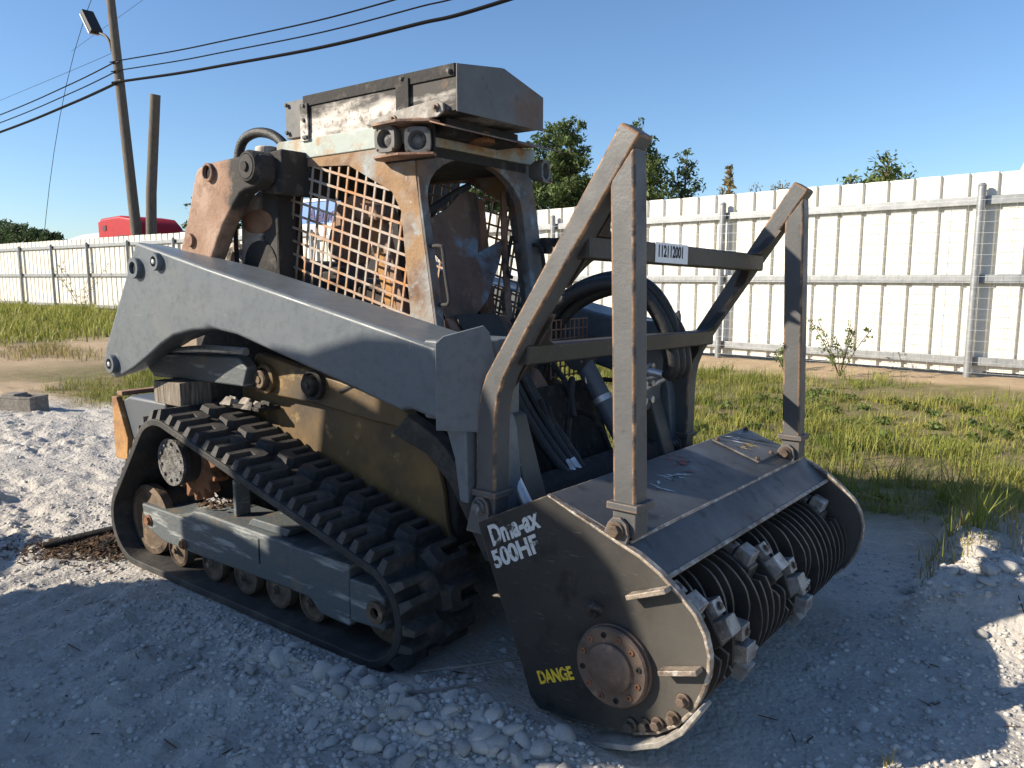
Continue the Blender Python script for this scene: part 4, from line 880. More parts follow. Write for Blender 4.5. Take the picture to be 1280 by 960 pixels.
for k, (dy, dz) in enumerate(((0,0), (.07,.025), (.13,-.02))):
    h = part(MB().tube([(.74,.02+dy,.86),(.76,.04+dy,1.05),(.80,.08+dy,1.24+dz),(.88,.12+dy,1.37+dz),(1.0,.18+dy,1.45+dz),(1.12,.25+dy,1.475+dz),(1.22,.32+dy,1.43+dz),(1.29,.36+dy,1.33+dz),(1.335,.38+dy,1.22),(1.355,.39+dy,1.10),(1.33,.40+dy,1.04)], .033, n=12), 'drive_hose', 'hose_rubber')
    part(MB().cyl((1.30,.40+dy,1.05),(1.19,.38+dy*.5,1.07-.05*k), .019, n=12), 'hose_fitting', 'bright_steel', 0, h)
part(MB().prism([(1.12,.86),(1.12,1.14),(1.19,1.16),(1.21,1.10),(1.19,.86)], .30, .60), 'coupling_block', 'box_front_steel', .008)
mb = MB()
for i in range(3):
    for j in range(2): mb.cyl((1.19,.37+.07*j,.92+.08*i), (1.235,.37+.07*j,.92+.08*i), .017, n=14)
part(mb, 'coupling_ports', 'bright_steel')
mb = MB(); rg = np.random.default_rng(21)
for k in range(14):
    y = rg.uniform(-.42,.42); z = rg.uniform(.62,1.1); y2 = y+rg.normal(0,.2); mb.tube([(.88,y,z),(1.02,(y+y2)/2,z+rg.normal(0,.08)),(1.1,y2,z-.2)], .014, n=6, sub=3)
part(mb, 'charred_lines', 'soot_black')
mb = MB()
for k in range(9): mb.bar((.86,.44-.04*k,1.02),(.86,.44-.04*k,1.30), .006, .006, (0,1,0))
for k in range(7): mb.bar((.86,.44,1.03+.045*k),(.86,.12,1.03+.045*k), .006, .006)
part(mb, 'screen_mesh', 'rust_plate', smooth=0)

# ------------------------------------------------------------------ the mulching head
PV = (1.5, -.86, 0)
MU = empty('mulcher_head', PV, (R(-1.1), 0, R(-1.5)))
tag(MU, 'black drum mulcher head with tall brush guard on the front of the loader', 'mulcher')
def mpart(mb, name, m, bevel=0, parent=MU, **k): return mb.build(name, m, parent, bevel, off=PV, **k)
PLATE = [(1.199,.640),(1.504,.792),(1.62,.748),(1.78,.690),(1.85,.665),(1.92,.628),(1.99,.575),(2.04,.530),(2.072,.478),(2.088,.42),(2.088,.36),(2.072,.30),(2.045,.235),(2.00,.175),
         (1.93,.122),(1.85,.088),(1.74,.066),(1.60,.048),(1.485,.036),(1.445,.07),(1.40,.18),(1.30,.40)]
for y0, y1 in ((-.86,-.84), (.785,.805)):
    sp = mpart(MB().prism(PLATE, y0, y1), 'side_plate', 'black_paint', .003)
    rim = [p for p in PLATE[1:16]]
    mb = MB(); w = .008                                                    # worn rim along the front edge of the plate
    v = []
    for i, (x, z) in enumerate(rim):
        dx = 1.76-x; dz = .36-z; l = math.hypot(dx, dz); ix, iz = x+dx/l*w, z+dz/l*w; ox, oz = x-dx/l*.004, z-dz/l*.004
        v += [(ox,y0-.004,oz),(ox,y1+.004,oz),(ix,y1+.004,iz),(ix,y0-.004,iz)]
    f = []
    for i in range(len(rim)-1):
        for k in range(4): f.append((4*i+k, 4*i+4+k, 4*i+4+(k+1) % 4, 4*i+(k+1) % 4))
    f += [(3,2,1,0), tuple(4*(len(rim)-1)+k for k in range(4))]
    mpart(mb.add(v, f), 'plate_rim', 'worn_edge', .004, sp)
    if y0 < 0:
        for x0, z0, x1, z1 in ((1.835,.532,1.965,.587), (1.95,.330,2.072,.370)):
            a = Vector((x0,0,z0)); b = Vector((x1,0,z1)); d = (b-a).normalized(); n = Vector((-d.z,0,d.x))*.016
            mb = MB(); mb.add([(p.x,y,p.z) for y in (-.862,-.905) for p in (a,b,b+n,a+n)], [(0,1,2,3),(7,6,5,4),(0,4,5,1),(1,5,6,2),(2,6,7,3),(3,7,4,0)])
            mpart(mb, 'wear_rib', 'worn_edge', .003, sp)
        # bearing flange
        fl = mpart(MB().lathe((1.78,-.86,.297), (0,-1,0), [(.132,0),(.132,.012),(.128,.016),(.128,.030),(.122,.036),(.080,.036),(.078,.046),(.072,.050),(.001,.050)], 56), 'bearing_flange', 'flange_steel', 0, sp)
        for k in range(12):
            a = k*math.tau/12+.25; mb = MB(); mb.lathe((1.78+.103*math.cos(a), -.896, .297+.103*math.sin(a)), (0,-1,0), [(.009,0),(.009,.004),(.005,.005),(.005,.001),(.001,.001)], 14)
            o = mpart(mb, 'flange_bolt', 'rust_steel' if k % 3 else 'dark_gap', 0, sp)
        mpart(MB().tube([(1.70,-.865,.452),(1.70,-.90,.455),(1.705,-.915,.475),(1.725,-.915,.492),(1.75,-.90,.478)], .012, n=10, sub=3), 'grease_fitting', 'soot_black', 0, sp)
        mb = MB(); mb.lathe((1.70,-.862,.452), (0,-1,0), [(.022,0),(.022,.03),(.012,.032),(.001,.02)], 6); mpart(mb, 'grease_nut', 'soot_black', 0, sp)
        for x, z, m in ((1.845,.120,'black_paint'), (1.895,.138,'soot_black'), (1.935,.158,'flange_steel'), (1.985,.196,'wheel_steel'), (2.015,.262,'flange_steel')):
            mb = MB(); hexbolt(mb, (x,-.862,z), (0,-1,0), .016, .03); mpart(mb, 'skid_bolt', m, .003, sp)
        skid = [(1.70,.022),(1.86,.070),(1.95,.118),(2.015,.180),(2.075,.27),(2.086,.262),(2.030,.168),(1.955,.098),(1.86,.050),(1.70,.002)]
        mpart(MB().prism(skid, -.895, -.82), 'skid_shoe', 'skid_steel', .004, sp)
        # worn lettering
        ux = Vector((.86,0,.47)); uz = Vector((-.40,0,.90))
        text('lettering', 'Dma-ax', .098, 'decal_white', (1.272,-.8612,.568), ux, uz, sp, PV, shear=.12, sx=.74)
        text('lettering', '500HF', .084, 'decal_white', (1.286,-.8612,.490), ux, uz, sp, PV, shear=.05, sx=.98)
        text('lettering', 'DANGE', .060, 'decal_yellow', (1.488,-.8612,.130), (.90,0,.42), (-.25,0,.96), sp, PV, sx=.74)
hood = mpart(MB().prism([(1.50,.792),(1.805,.692),(1.915,.600),(1.905,.590),(1.800,.676),(1.50,.776)], -.838, .783), 'hood', 'hood_paint', .002)
mpart(MB().prism([(1.905,.598),(1.918,.606),(1.93,.598),(1.918,.585)], -.838, .783), 'lip_strip', 'worn_edge', .002, hood)
mpart(MB().prism([(1.798,.692),(1.805,.698),(1.812,.690),(1.806,.684)], -.838, .783), 'weld_seam', 'worn_edge', .002, hood)
mpart(MB().prism([(1.44,.06),(1.49,.788),(1.505,.788),(1.47,.06)], -.838, .783), 'rear_wall', 'black_paint', .003)
def on_hood(x): return .792-(x-1.50)*.3279
pan = mpart(MB().prism([(1.515,on_hood(1.515)+.001),(1.735,on_hood(1.735)+.001),(1.735,on_hood(1.735)+.010),(1.515,on_hood(1.515)+.010)], .40, .775), 'access_panel', 'hood_paint', .003, hood)
for x, y in ((1.53,.42),(1.72,.42),(1.53,.76),(1.72,.76),(1.72,.59)):
    mb = MB(); hexbolt(mb, (x,y,on_hood(x)+.009), (.31,0,.95), .009, .012); mpart(mb, 'panel_bolt', 'flange_steel', 0, hood)
def scraps(name, m, cx, cy, sx_, sy_, n, seed):                              # flaked remains of stickers on the hood
    rg = np.random.default_rng(seed); mb = MB()
    for k in range(n):
        x = cx+rg.normal(0,sx_); y = cy+rg.normal(0,sy_); l = rg.uniform(.012,.05); w = rg.uniform(.003,.010); a = rg.normal(.9,.35)
        h_ = .0112 if (y > .405 and x < 1.73) else .0016
        pts = [(x-l*math.cos(a),y-l*math.sin(a)), (x+w*math.sin(a),y-w*math.cos(a)), (x+l*math.cos(a),y+l*math.sin(a)), (x-w*math.sin(a)*.6,y+w*math.cos(a))]
        mb.add([(p[0],p[1],on_hood(p[0])+h_) for p in pts], [(0,1,2,3)])
    mpart(mb, name, m, 0, hood, smooth=0)
scraps('sticker_remnant', 'decal_red', 1.57, -.02, .03, .05, 12, 1); scraps('sticker_remnant', 'decal_gold', 1.615, .56, .02, .06, 14, 2); scraps('sticker_remnant', 'decal_white', 1.63, -.22, .02, .05, 10, 3)
scraps('sticker_remnant', 'decal_white', 1.56, .62, .03, .06, 6, 5)
# rotor
AX, AZ, RD = 1.785, .300, .246
rotor = mpart(MB().cyl((AX,-.83,AZ),(AX,.775,AZ), .15, n=40), 'rotor_drum', 'disc_steel')
TEETH = [(-.70,56),(-.58,30),(-.46,2),(-.36,-26),(-.20,64),(-.06,44),(.06,20),(.16,-6),(.24,-32),(.66,66),(.72,-70),(-.74,-60)]
TEETH += [(y,a) for y, a in ((-.38,150),(-.30,185),(-.23,120),(.2,170),(.28,210),(.36,140),(.52,200),(.60,160))]
def disc_outline(y):
    near = [a for ty, a in TEETH if abs(ty-y) < .066]; out = []
    for k in range(100):
        th = 360*k/100; r = RD
        for a in near:                                                  # each ring falls away in a spiral behind the tooth
            d = (th-a+180) % 360-180
            if -30 < d <= 0: r = min(r, RD-.075*((d+30)/30)**.5)
            elif 0 < d < 62: r = min(r, RD-.075*(1-d/62)**1.3)
        out.append((AX+r*math.cos(R(th)), AZ+r*math.sin(R(th))))
    return out
y = -.81
while y < .775:
    mpart(MB().prism(disc_outline(y), y-.005, y+.005), 'ring_disc', 'disc_steel', 0, rotor); y += .0585
for ty, a in TEETH:
    ca, sa = math.cos(R(a)), math.sin(R(a)); rad = Vector((ca,0,sa)); tan = Vector((-sa,0,ca)); c = Vector((AX,ty,AZ))
    def blk(r0, r1, t0, t1, w, taper=1.0):
        mb = MB(); v = []
        for r_, ww, k in ((r0, w, 1.0), (r1, w, taper)):
            for t_, yy in ((t0*k,-ww/2),(t1*k,-ww/2),(t1*k,ww/2),(t0*k,ww/2)): v.append(c+rad*r_+tan*t_+Vector((0,yy,0)))
        return mb.add(v, [(0,3,2,1),(4,5,6,7),(0,1,5,4),(1,2,6,5),(2,3,7,6),(3,0,4,7)])
    mpart(blk(.12, .232, -.10, .045, .085, .85), 'tooth_holder', 'disc_steel', .006, rotor)
    mpart(blk(.19, .278, -.075, -.008, .075, .88), 'tooth', 'tooth_steel', .004, rotor)
    mpart(blk(.20, .258, .004, .062, .062, .9), 'tooth_wedge', 'tooth_steel', .004, rotor)
    mb = MB(); hexbolt(mb, c+rad*.256+tan*.03, rad, .011, .012); mpart(mb, 'tooth_bolt', 'flange_steel', 0, rotor)
# brush guard
GD = mpart(MB().prism([(1.525,1.56),(1.525,1.635),(1.60,1.635),(1.60,1.56)], -.80, .70), 'brush_guard', 'crossbar_paint', .008)
mpart(MB().prism([(1.295,1.205),(1.295,1.275),(1.37,1.275),(1.37,1.205)], -.80, .70), 'lower_crossbar', 'crossbar_paint', .008, GD)
for y0 in (-.842, .665):
    y1 = y0+.088
    main = [(1.730,1.957),(1.797,1.915),(1.395,1.325),(1.300,1.165),(1.276,1.10),(1.264,1.03),(1.262,.95),(1.262,.74),(1.172,.74),(1.172,.95),(1.177,1.03),(1.190,1.10),(1.215,1.165)]
    mpart(MB().prism(main, y0, y1), 'slanted_post', 'guard_paint', .010, GD, seg=2, edge='rusty_edge')
    mpart(MB().prism([(1.696,1.79),(1.775,1.885),(1.780,1.80),(1.818,.80),(1.738,.80)], y0+.003, y1-.003), 'upright_post', 'guard_paint', .010, GD, seg=2, edge='rusty_edge')
    for zc, xb in ((1.605,1.567), (1.245,1.335)):                            # curved gusset webs where the crossbars meet the posts
        s_ = 1 if y0 < 0 else -1; yb = y1-.002 if y0 < 0 else y0+.002; n = 7
        for sgn, zz in ((-1, zc-.028), (1, zc+.028)):
            v = []; m_ = .11
            prof = [(yb,zz),(yb,zz+sgn*m_)]+[(yb+s_*m_*(1-math.cos(k/n*math.pi/2)), zz+sgn*m_*(1-math.sin(k/n*math.pi/2))) for k in range(1,n)]+[(yb+s_*m_,zz)]
            def sh(p, dx): return (xb+dx+(p[1]-zc)*.655, p[0], p[1])
            mb = MB(); k_ = len(prof); mb.add([sh(p,-.02) for p in prof]+[sh(p,.028) for p in prof], [tuple(range(k_)), tuple(range(2*k_-1,k_-1,-1))]+[(i,i+k_,(i+1) % k_+k_,(i+1) % k_) for i in range(k_)])
            mpart(mb, 'gusset', 'crossbar_paint', .002, GD)
    # feet: collar, clevis ears, bolt
    for xc, zb, zt in ((1.778,.690,.800), (1.217,.655,.742)):
        mpart(MB().box(xc-.054, xc+.056, y0-.012, y1+.012, zt-.012, zt+.012), 'foot_collar', 'guard_paint', .004, GD)
        mpart(MB().box(xc-.040, xc+.044, y0+.004, y1-.004, zb+.012, zt), 'foot_block', 'guard_paint', .006, GD)
        for ye in ((y0-.016,y0-.002), (y1+.002,y1+.016)):
            mpart(MB().prism([(xc-.075,zb-.02 if xc > 1.5 else zb-.06),(xc-.045,zb+.055),(xc-.028,zb+.075),(xc,zb+.078),(xc+.022,zb+.06),(xc+.03,zb+.02),(xc+.012,zb-.045 if xc > 1.5 else zb-.06)], *ye), 'clevis_ear', 'guard_paint', .003, GD)
        mb = MB(); hexbolt(mb, (xc-.012,y0-.016,zb+.038), (0,-1,0), .021, .024); mpart(mb, 'foot_bolt', 'wheel_steel' if xc > 1.5 else 'cast_cover', .003, GD)
# paper lot tag wrapped on the upper crossbar
tg = mpart(MB().prism([(1.545,1.637),(1.602,1.637),(1.602,1.565),(1.6005,1.565),(1.6005,1.6355),(1.545,1.6355)], -.36, -.10), 'lot_tag', 'tag_white', 0, GD)
text('tag_number', '112112001', .058, 'ink_black', (1.6026,-.345,1.587), (0,1,0), (0,0,1), GD, PV, ex=.0003, sx=.80)
text('tag_print', 'RUNNERS', .024, 'ink_blue', (1.597,-.30,1.6376), (0,1,0), (-1,0,0), GD, PV, ex=.0003)

# ------------------------------------------------------------------ loose things around the machine
o = MB().prism([(-1.06,.842),(-1.06,.962),(-.80,.966),(-.80,.842)], -.80, -.62).build('timber_block', 'old_wood', None, bevel=.006)
tag(o, 'short grey timber block wedged on the rear bumper under the lower link', 'timber')
bz = gz(-6.64,.62)
t = empty('stone_block', (-6.64,.62,bz), (0,0,R(25))); tag(t, 'grey rectangular concrete block with a recess lying on the gravel', 'block')
MB().box(-.22,.22,-.13,.13,-.02,.15).build('block_body', 'block_wood', t, bevel=.012)
MB().box(-.2,-.02,-.09,.10,.15,.20).build('block_step', 'block_wood', t, bevel=.012)
MB().ring([(-.22,-.13),(.22,-.13),(.22,.13),(-.22,.13)],[(.02,-.09),(.18,-.09),(.18,.09),(.02,.09)], .15, .175, 'z').build('block_rim', 'block_wood', t, bevel=.006)
z = gz(-1.45,-.85)
lg = MB().tube([(-1.67,-1.16,gz(-1.67,-1.16)+.02),(-1.58,-1.0,gz(-1.58,-1.0)+.035),(-1.50,-.82,gz(-1.50,-.82)+.05),(-1.40,-.58,gz(-1.40,-.58)+.06)], lambda u: .018+.022*u, n=12, sub=6).build('charred_branch', 'burnt_wood', None)
tag(lg, 'charred black branch lying on bark chips behind the track', 'branch')
sk = MB().tube([(.98,-.93,gz(.98,-.93)+.02),(1.14,-.86,gz(1.14,-.86)+.05),(1.28,-.70,gz(1.28,-.70)+.09)], .006, n=6).build('thin_stick', 'block_wood', None); tag(sk, 'thin pale stick between the track and the mulcher plate', 'stick')
sk = MB().tube([(1.1,-1.12,gz(1.1,-1.12)+.012),(1.2,-1.02,gz(1.2,-1.02)+.02),(1.27,-.93,gz(1.27,-.93)+.03)], .005, n=6).build('thin_stick', 'block_wood', None); tag(sk, 'short bent stick on the gravel beside the mulcher plate', 'stick')
rg = np.random.default_rng(5); V = []
for k in range(4200):
    a = rg.random(); x = -1.45+rg.normal(0,.20); y_ = -.96+.45*(x+1.45)+rg.normal(0,.10); l = rg.uniform(.008,.035); w = rg.uniform(.003,.008)
    zz = gz(x,y_)+.004+.05*max(0, 1-math.hypot((x+1.35)/.3,(y_+.92)/.2))*rg.random(); th = rg.random()*6.28; d = np.array([math.cos(th),math.sin(th),rg.normal(0,.35)]); n_ = np.array([-math.sin(th),math.cos(th),rg.normal(0,.3)])
    p = np.array([x,y_,zz]); V += [p-d*l, p+n_*w, p+d*l, p-n_*w]
V = np.array(V); o = link(bpy.data.objects.new('bark_chips', np_mesh('bark_chips', V, np.arange(len(V)).reshape(-1,4), 'chip_bark')))
tag(o, 'brown bark chips and splinters heaped behind the track', 'bark chips', kind='stuff')

# --- stones
def stone_mesh(seed, sub):
    bm = bmesh.new(); bmesh.ops.create_icosphere(bm, subdivisions=sub, radius=1); rg = np.random.default_rng(seed)
    planes = [(Vector(rg.normal(size=3)).normalized(), rg.uniform(.62,.9)) for _ in range(9)]
    sc = (rg.uniform(.8,1.25), rg.uniform(.65,1.0), rg.uniform(.45,.75))
    for v in bm.verts:
        p = v.co.copy()
        for n_, dd in planes:
            e = p.dot(n_)-dd
            if e > 0: p -= n_*e*.9
        v.co = Vector((p.x*sc[0], p.y*sc[1], p.z*sc[2]))
    me_ = bpy.data.meshes.new('gravel_stone'); bm.to_mesh(me_); bm.free(); me_.shade_smooth(); me_.set_sharp_from_angle(angle=R(32)); return me_
SM = []
for k in range(10):
    m_ = stone_mesh(100+k, 2); m_.materials.append(MATS['stone_pale' if k % 3 else 'stone_grey']); SM.append(m_)
zones = [((1.28,-1.08),(.20,.14),.30), ((.75,-1.18),(.42,.07),.20), ((1.55,-1.12),(.22,.10),.16), ((1.15,-1.45),(.25,.15),.10), ((2.78,-.05),(.22,.3),.06), ((2.60,.98),(.14,.22),.08), ((.3,-1.3),(.5,.15),.05), ((2.65,-.55),(.15,.15),.05)]
def clear_of_machine(x, y_): return not (-1.3 < x < 1.0 and y_ > -.985 and y_ < 1.0) and not (1.2 < x < 2.1 and y_ > -.93 and y_ < .9)
cnt = 0; rg = np.random.default_rng(9)
while cnt < 290:
    zc = zones[rg.choice(len(zones), p=[z_[2] for z_ in zones])]
    x = zc[0][0]+rg.normal(0,zc[1][0]); y_ = zc[0][1]+rg.normal(0,zc[1][1])
    if not clear_of_machine(x, y_): continue
    s_ = min(.05, .013+rg.gamma(1.7,.0085)); o = bpy.data.objects.new('gravel_stone', SM[int(rg.integers(10))])
    o.location = (x, y_, gz(x,y_)+s_*.15); o.rotation_euler = (rg.normal(0,.3), rg.normal(0,.3), rg.random()*6.28); o.scale = (s_,s_,s_)
    link(o); tag(o, 'loose pale limestone stone lying on the gravel', 'stone', 'loose gravel stones'); cnt += 1
def scatter_pebbles(n, seed):
    rg = np.random.default_rng(seed); ico = bmesh.new(); bmesh.ops.create_icosphere(ico, subdivisions=1, radius=1)
    bv = np.array([v.co[:] for v in ico.verts]); bf = np.array([[v.index for v in f.verts] for f in ico.faces]); ico.free()
    X = []; Yy = []
    while len(X) < n:
        m_ = rg.random()
        if m_ < .45:
            zc = zones[rg.integers(len(zones))]; x = zc[0][0]+rg.normal(0,zc[1][0]*1.6); y_ = zc[0][1]+rg.normal(0,zc[1][1]*1.8)
        elif m_ < .88: x = rg.uniform(-2.5,3.4); y_ = rg.uniform(-2.2,1.6)
        else: x = rg.uniform(-6,-1.2); y_ = rg.uniform(-1.6,1.5)
        if clear_of_machine(x, y_): X.append(x); Yy.append(y_)
    X = np.array(X); Yy = np.array(Yy); Z_ = ground_z(X, Yy); s_ = .0035+rg.gamma(1.5,.0028,n); s_ = np.minimum(s_,.018)
    jit = 1+.35*rg.normal(size=(n,len(bv),3))*.5
    sc = np.stack([s_*rg.uniform(.8,1.4,n), s_*rg.uniform(.7,1.2,n), s_*rg.uniform(.5,.8,n)],-1); th = rg.random(n)*6.28
    Pv = bv[None]*jit*sc[:,None,:]; cx_, sx_ = np.cos(th)[:,None], np.sin(th)[:,None]
    Q_ = np.stack([Pv[...,0]*cx_-Pv[...,1]*sx_, Pv[...,0]*sx_+Pv[...,1]*cx_, Pv[...,2]],-1)+np.stack([X,Yy,Z_+s_*.15],-1)[:,None,:]
    F_ = (bf[None]+(np.arange(n)*len(bv))[:,None,None]).reshape(-1,3)
    return Q_.reshape(-1,3), F_
for nm, k, m_ in (('gravel', 9000, 'stone_pale'), ('gravel', 4500, 'stone_grey')):
    V, F_ = scatter_pebbles(k, k); o = link(bpy.data.objects.new(nm, np_mesh(nm, V, F_, m_))); tag(o, 'fine pale gravel scattered over the yard' if k > 5000 else 'fine grey gravel mixed over the yard', 'gravel', kind='stuff')

rg = np.random.default_rng(31); mb = MB()
for k in range(260):
    x, y_ = (rg.uniform(-2.2,3.3), rg.uniform(-2.0,1.4))
    if not clear_of_machine(x, y_): continue
    a = rg.random()*6.28; l = rg.uniform(.015,.07); x2, y2 = x+l*math.cos(a), y_+l*math.sin(a); w_ = rg.uniform(.0015,.0035)
    mb.bar((x,y_,gz(x,y_)+.006), (x2,y2,gz(x2,y2)+.007), w_, w_)
tag(mb.build('twig_litter', 'chip_bark', None, smooth=0), 'tiny dark twigs and dead stalks strewn over the gravel', 'twigs', kind='stuff')
# --- grass
def blades(X, Yv, H, Wd, rg, bend=.45):
    n = len(X); Z_ = ground_z(X, Yv)-.01; th = rg.random(n)*6.283; lean = np.abs(rg.normal(0,bend,n))*H; d = np.stack([np.cos(th),np.sin(th)],-1); ph = th+1.57+rg.normal(0,.6,n); s_ = np.stack([np.cos(ph),np.sin(ph)],-1)
    V = np.zeros((n,6,3)); 
    for k, (t, w) in enumerate(((0,1.0),(.5,.8),(1.0,.12))):
        cx_ = X+d[:,0]*lean*t**2; cy_ = Yv+d[:,1]*lean*t**2; cz_ = Z_+H*t*(1-.25*t*np.minimum(1,lean/np.maximum(H,.01)))
        for j, sg in enumerate((-1,1)):
            V[:,2*k+j,0] = cx_+sg*s_[:,0]*Wd*w*.5; V[:,2*k+j,1] = cy_+sg*s_[:,1]*Wd*w*.5; V[:,2*k+j,2] = cz_
    b = np.arange(n)[:,None]*6; Q_ = np.concatenate([b+np.array([[0,1,3,2]]), b+np.array([[2,3,5,4]])],0)
    return V.reshape(-1,3), Q_
def meadow(name, m_, n, box_, h, w, seed, label, dens, clear=True):
    rg = np.random.default_rng(seed); x0,x1,y0,y1 = box_; X = rg.uniform(x0,x1,n*6); Yv = rg.uniform(y0,y1,n*6)
    k = dens(X, Yv) > rg.random(n*6)*.95+.02
    if clear: k &= ~((X < 2.2) & (Yv < 1.15) & (X > -1.6))
    X = X[k][:n]; Yv = Yv[k][:n]; patch = .45+1.3*np.clip(fbm(X,Yv,1.1,3,6)+.45,0,1)
    H = h*patch*(.5+rg.random(len(X))); V, Q_ = blades(X, Yv, H, w*(.7+.6*rg.random(len(X))), rg)
    o = link(bpy.data.objects.new(name, np_mesh(name, V, Q_, m_))); tag(o, label, 'grass', kind='stuff')
def tussocks(m_, n, box_, hr, w, per, seed, label, dens):
    """grass that grows in clumps with bare soil between"""
    rg = np.random.default_rng(seed); x0,x1,y0,y1 = box_; X = rg.uniform(x0,x1,n*14); Yv = rg.uniform(y0,y1,n*14)
    k = dens(X, Yv) > rg.random(n*14); k &= ~((X < 2.2) & (Yv < 1.15) & (X > -1.6)); X = X[k][:n]; Yv = Yv[k][:n]; n = len(X)
    h = hr[0]+(hr[1]-hr[0])*rg.random(n)**2.2; sp_ = .03+.35*h*rg.random(n)+.04*rg.random(n); cnt_ = np.maximum(6, (per*(.4+1.2*rg.random(n))).astype(int))
    bx_ = np.repeat(X, cnt_)+rg.normal(size=cnt_.sum())*np.repeat(sp_, cnt_); by_ = np.repeat(Yv, cnt_)+rg.normal(size=cnt_.sum())*np.repeat(sp_, cnt_)
    V, Q_ = blades(bx_, by_, np.repeat(h, cnt_)*(.35+.75*rg.random(cnt_.sum())), w*(.6+.7*rg.random(cnt_.sum())), rg, .6)
    o = link(bpy.data.objects.new('grass', np_mesh('grass', V, Q_, m_))); tag(o, label, 'grass', kind='stuff')
GB = (-9,5,1.2,9.3)
tussocks('grass_green', 2300, GB, (.06,.30), .008, 34, 1, 'green grass clumps between the loader and the fence', lambda x,y_: grass_mask(x,y_)**1.5*smooth(-.22,.22,fbm(x,y_,.5,3,7)+.16*(x < .5)))
tussocks('grass_bright', 1500, GB, (.05,.22), .009, 30, 2, 'bright yellowish grass clumps in the sun before the fence', lambda x,y_: grass_mask(x,y_)**1.5*smooth(-.22,.2,fbm(x,y_,.6,3,3)))
tussocks('grass_dry', 2200, GB, (.03,.16), .005, 26, 3, 'dry straw coloured grass mixed into the green grass', lambda x,y_: grass_mask(x,y_)*smooth(-.25,.3,fbm(x,y_,.8,2,2)))
V, Q_ = leaf_cloud([((x_, y_, gz(x_, y_)+.03), (.10,.10,.05)) for x_, y_ in [(rng.uniform(-.5,4.2), rng.uniform(4.2,7.6)) for _ in range(110)]], 6000, .022, rng, flat=1.3)
tag(link(bpy.data.objects.new('ground_cover', np_mesh('ground_cover', V, Q_, 'oak_leaf'))), 'low broad leaved ground cover among the grass by the fence', 'ground cover', kind='stuff')
meadow('grass', 'grass_bright', 20000, (-46,-14,2.0,10.8), .22, .03, 3, 'strip of green grass along the far left fence', lambda x,y_: grass_mask(x,y_))
meadow('grass', 'grass_dry', 5000, (-18,-6,.5,6.0), .10, .012, 4, 'sparse dry grass tufts on the sandy ground', lambda x,y_: smooth(.12,.4,fbm(x,y_,.55,3,8))*.8)
meadow('grass', 'grass_dry', 2200, (2.3,4.2,1.2,3.4), .09, .005, 5, 'thin dry grass on the gravel mound', lambda x,y_: smooth(.05,.35,fbm(x,y_,1.6,2,3)+.5*gauss(x,y_,2.7,1.6,.4,.7)), clear=False)
def tuft(label, x, y_, k, h, seed, m_='grass_green', w=.008, spread=.06, bend=.5):
    rg = np.random.default_rng(seed); X = x+rg.normal(0,spread,k); Yv = y_+rg.normal(0,spread,k)
    V, Q_ = blades(X, Yv, h*(.45+.6*rg.random(k)), np.full(k,w), rg, bend); z_ = gz(x,y_)
    o = link(bpy.data.objects.new('grass_tuft', np_mesh('grass_tuft', V-np.array([x,y_,z_]), Q_, m_))); o.location = (x,y_,z_); tag(o, label, 'grass tuft', 'tall grass tufts')
tuft('tall bright tuft of upright blades on the gravel mound in sun', 2.50, 1.55, 90, .28, 1, 'grass_bright', spread=.09)
tuft('tall tuft with long arching blades in the shade right of the mulcher', 2.20, 2.85, 24, .42, 2, w=.011, bend=.35)
tuft('broad green tuft just beyond the mulcher end plate', 1.35, 4.1, 160, .34, 3, spread=.2)
tuft('small leafy tuft low on the ground in the shade', 1.98, 2.35, 30, .20, 4, w=.012, bend=.9)
tuft('thin tuft of few green blades at the edge of the lit mound', 2.42, 1.12, 10, .22, 5, w=.006)
tuft('short dry straw tuft at the edge of the sunlit gravel', 2.415, -.675, 46, .10, 6, 'grass_dry', .005, .022)
tuft('small dry sprig at the edge of the sunlit gravel beside the straw tuft', 2.50, -.42, 14, .10, 7, 'grass_dry', .004, .012)
tuft('dense green tuft between the guard feet behind the hood', .55, 2.6, 420, .42, 8, spread=.28)
tuft('tall green tuft at the right edge of the dirt patch', 2.85, 2.6, 60, .35, 9, spread=.08)
def leafy_weed(label, x, y_, h, k, seed, m_='oak_leaf', cat='weed'):
    rg = np.random.default_rng(seed); z_ = gz(x,y_); t = empty('leafy_weed', (x,y_,z_)); tag(t, label, cat, 'leafy weeds'); mb = MB(); cl = []
    for i in range(k):
        a = rg.random()*6.28; L = h*(.6+.4*rg.random()); e = Vector((math.cos(a)*L*.5, math.sin(a)*L*.5, L*.9)); mb.tube([(0,0,-.02), e*.5+Vector((0,0,.05*h)), e], .006, n=5, sub=3)
        for q_ in range(6): cl.append((e*(.3+.7*q_/5)+Vector(rg.normal(0,.04,3)), (.07,.07,.05)))
    mb.build('stem', 'bark', t); V, Q_ = leaf_cloud(cl, 60*k, .03, rg); link(bpy.data.objects.new('leaves', np_mesh('leaves', V, Q_, m_)), t)
leafy_weed('leafy weed with thin stems against the fence bottom right of the far guard post', -.1, 9.3, .95, 8, 1)
leafy_weed('low leafy weed against the fence bottom beside the tall leafy weed', -1.0, 9.5, .5, 6, 2)
leafy_weed('tall thin dry weed standing against the far left fence', -27.0, 10.3, 2.0, 8, 3, 'dry_leaf')

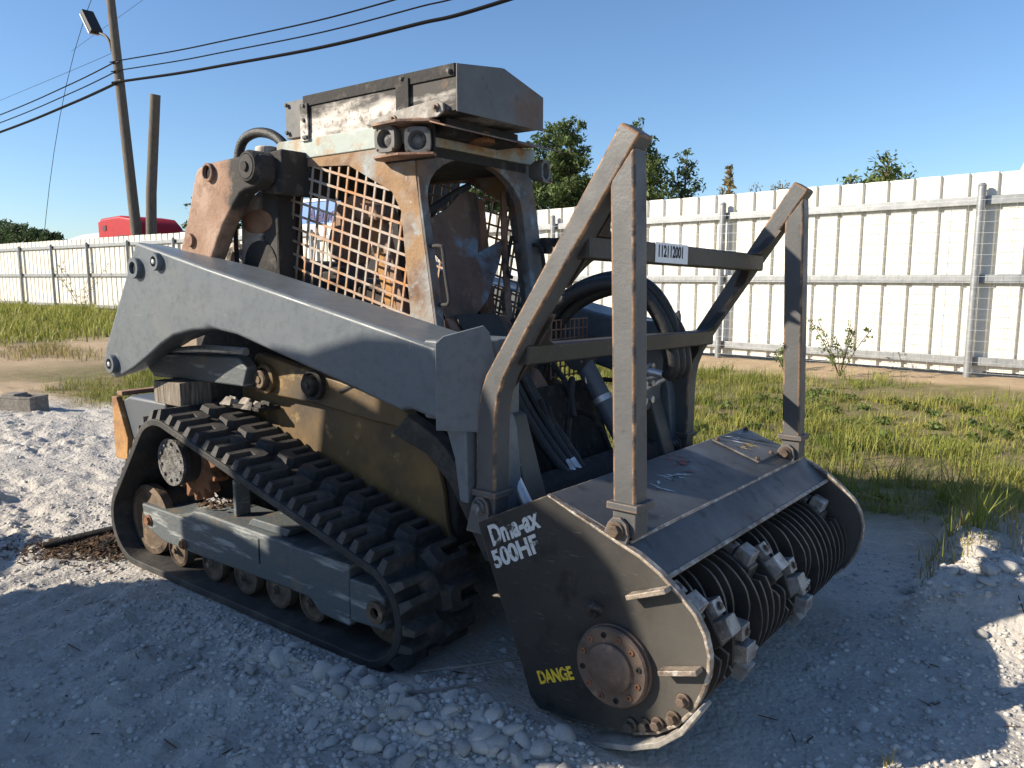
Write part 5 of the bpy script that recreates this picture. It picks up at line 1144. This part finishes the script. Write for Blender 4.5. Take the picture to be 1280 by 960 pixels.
# --- a second machine parked beside the camera; only its shadow reaches the picture
HZ = Vector((-.681,-.732,0)).normalized(); WD = Vector((.732,-.681,0)); Q0 = Vector((.5,-.9,0)) + HZ*4
pm = empty('parked_machine', Q0); tag(pm, 'dark parked machine out of view beside the camera, seen only by its shadow', 'machine')
DH = 1.02
def sil(poly, t0, t1, name, m_):
    n = len(poly); mb = MB(); P_ = [WD*w+Vector((0,0,h)) for w, h in poly]
    mb.add([p+HZ*t0 for p in P_]+[p+HZ*t1 for p in P_], [tuple(range(n)), tuple(range(2*n-1,n-1,-1))]+[(i,i+n,(i+1) % n+n,(i+1) % n) for i in range(n)])
    mb.build(name, m_, pm, .015)
sil([(-.34,1.9),(-.33,3.74-DH),(-.40,3.83-DH),(-.47,3.97-DH),(-.53,3.95-DH),(-.58,3.6-DH),(-.66,3.6-DH),(-.60,4.06-DH),(-.25,4.08-DH),(-.25,4.15-DH),(-.07,4.22-DH),(0,4.28-DH),(.16,4.41-DH),(.32,4.49-DH),(.43,4.52-DH),(.50,4.40-DH),(.53,4.24-DH),(.62,4.18-DH),(.82,4.17-DH),(.90,4.12-DH),(.96,4.0-DH),(1.01,3.85-DH),(1.02,3.6-DH),(1.02,1.9)], 0, .7, 'cab_shell', 'black_paint')
sil([(-.30,.35),(-.30,2.30-DH),(-.80,2.52-DH),(-.86,3.0-DH),(-.55,3.14-DH),(-.30,3.2-DH),(1.02,3.2-DH),(1.10,.35)], .0, 1.3, 'engine_body', 'black_paint')
sil([(-1.7,2.08-DH),(-1.7,2.18-DH),(-.3,2.24-DH),(-.3,2.10-DH)], .1, .3, 'push_bar', 'guard_paint')
for t0 in (-.05, .95): sil([(-.5,0),(-.72,.12),(-.78,.32),(-.6,.5),(1.0,.5),(1.2,.32),(1.15,.12),(.95,0)], t0, t0+.4, 'crawler_track', 'rubber')

bounce_blocker = copy_tree(pm); bounce_blocker.location = Q0 + WD*3.4 + HZ*.9; bounce_blocker.rotation_euler = (0,0,R(4)); bounce_blocker['label'] = 'dark machine added out of view behind the camera to cut bounced light'  # unseen copy added to keep bounced light out of the shade
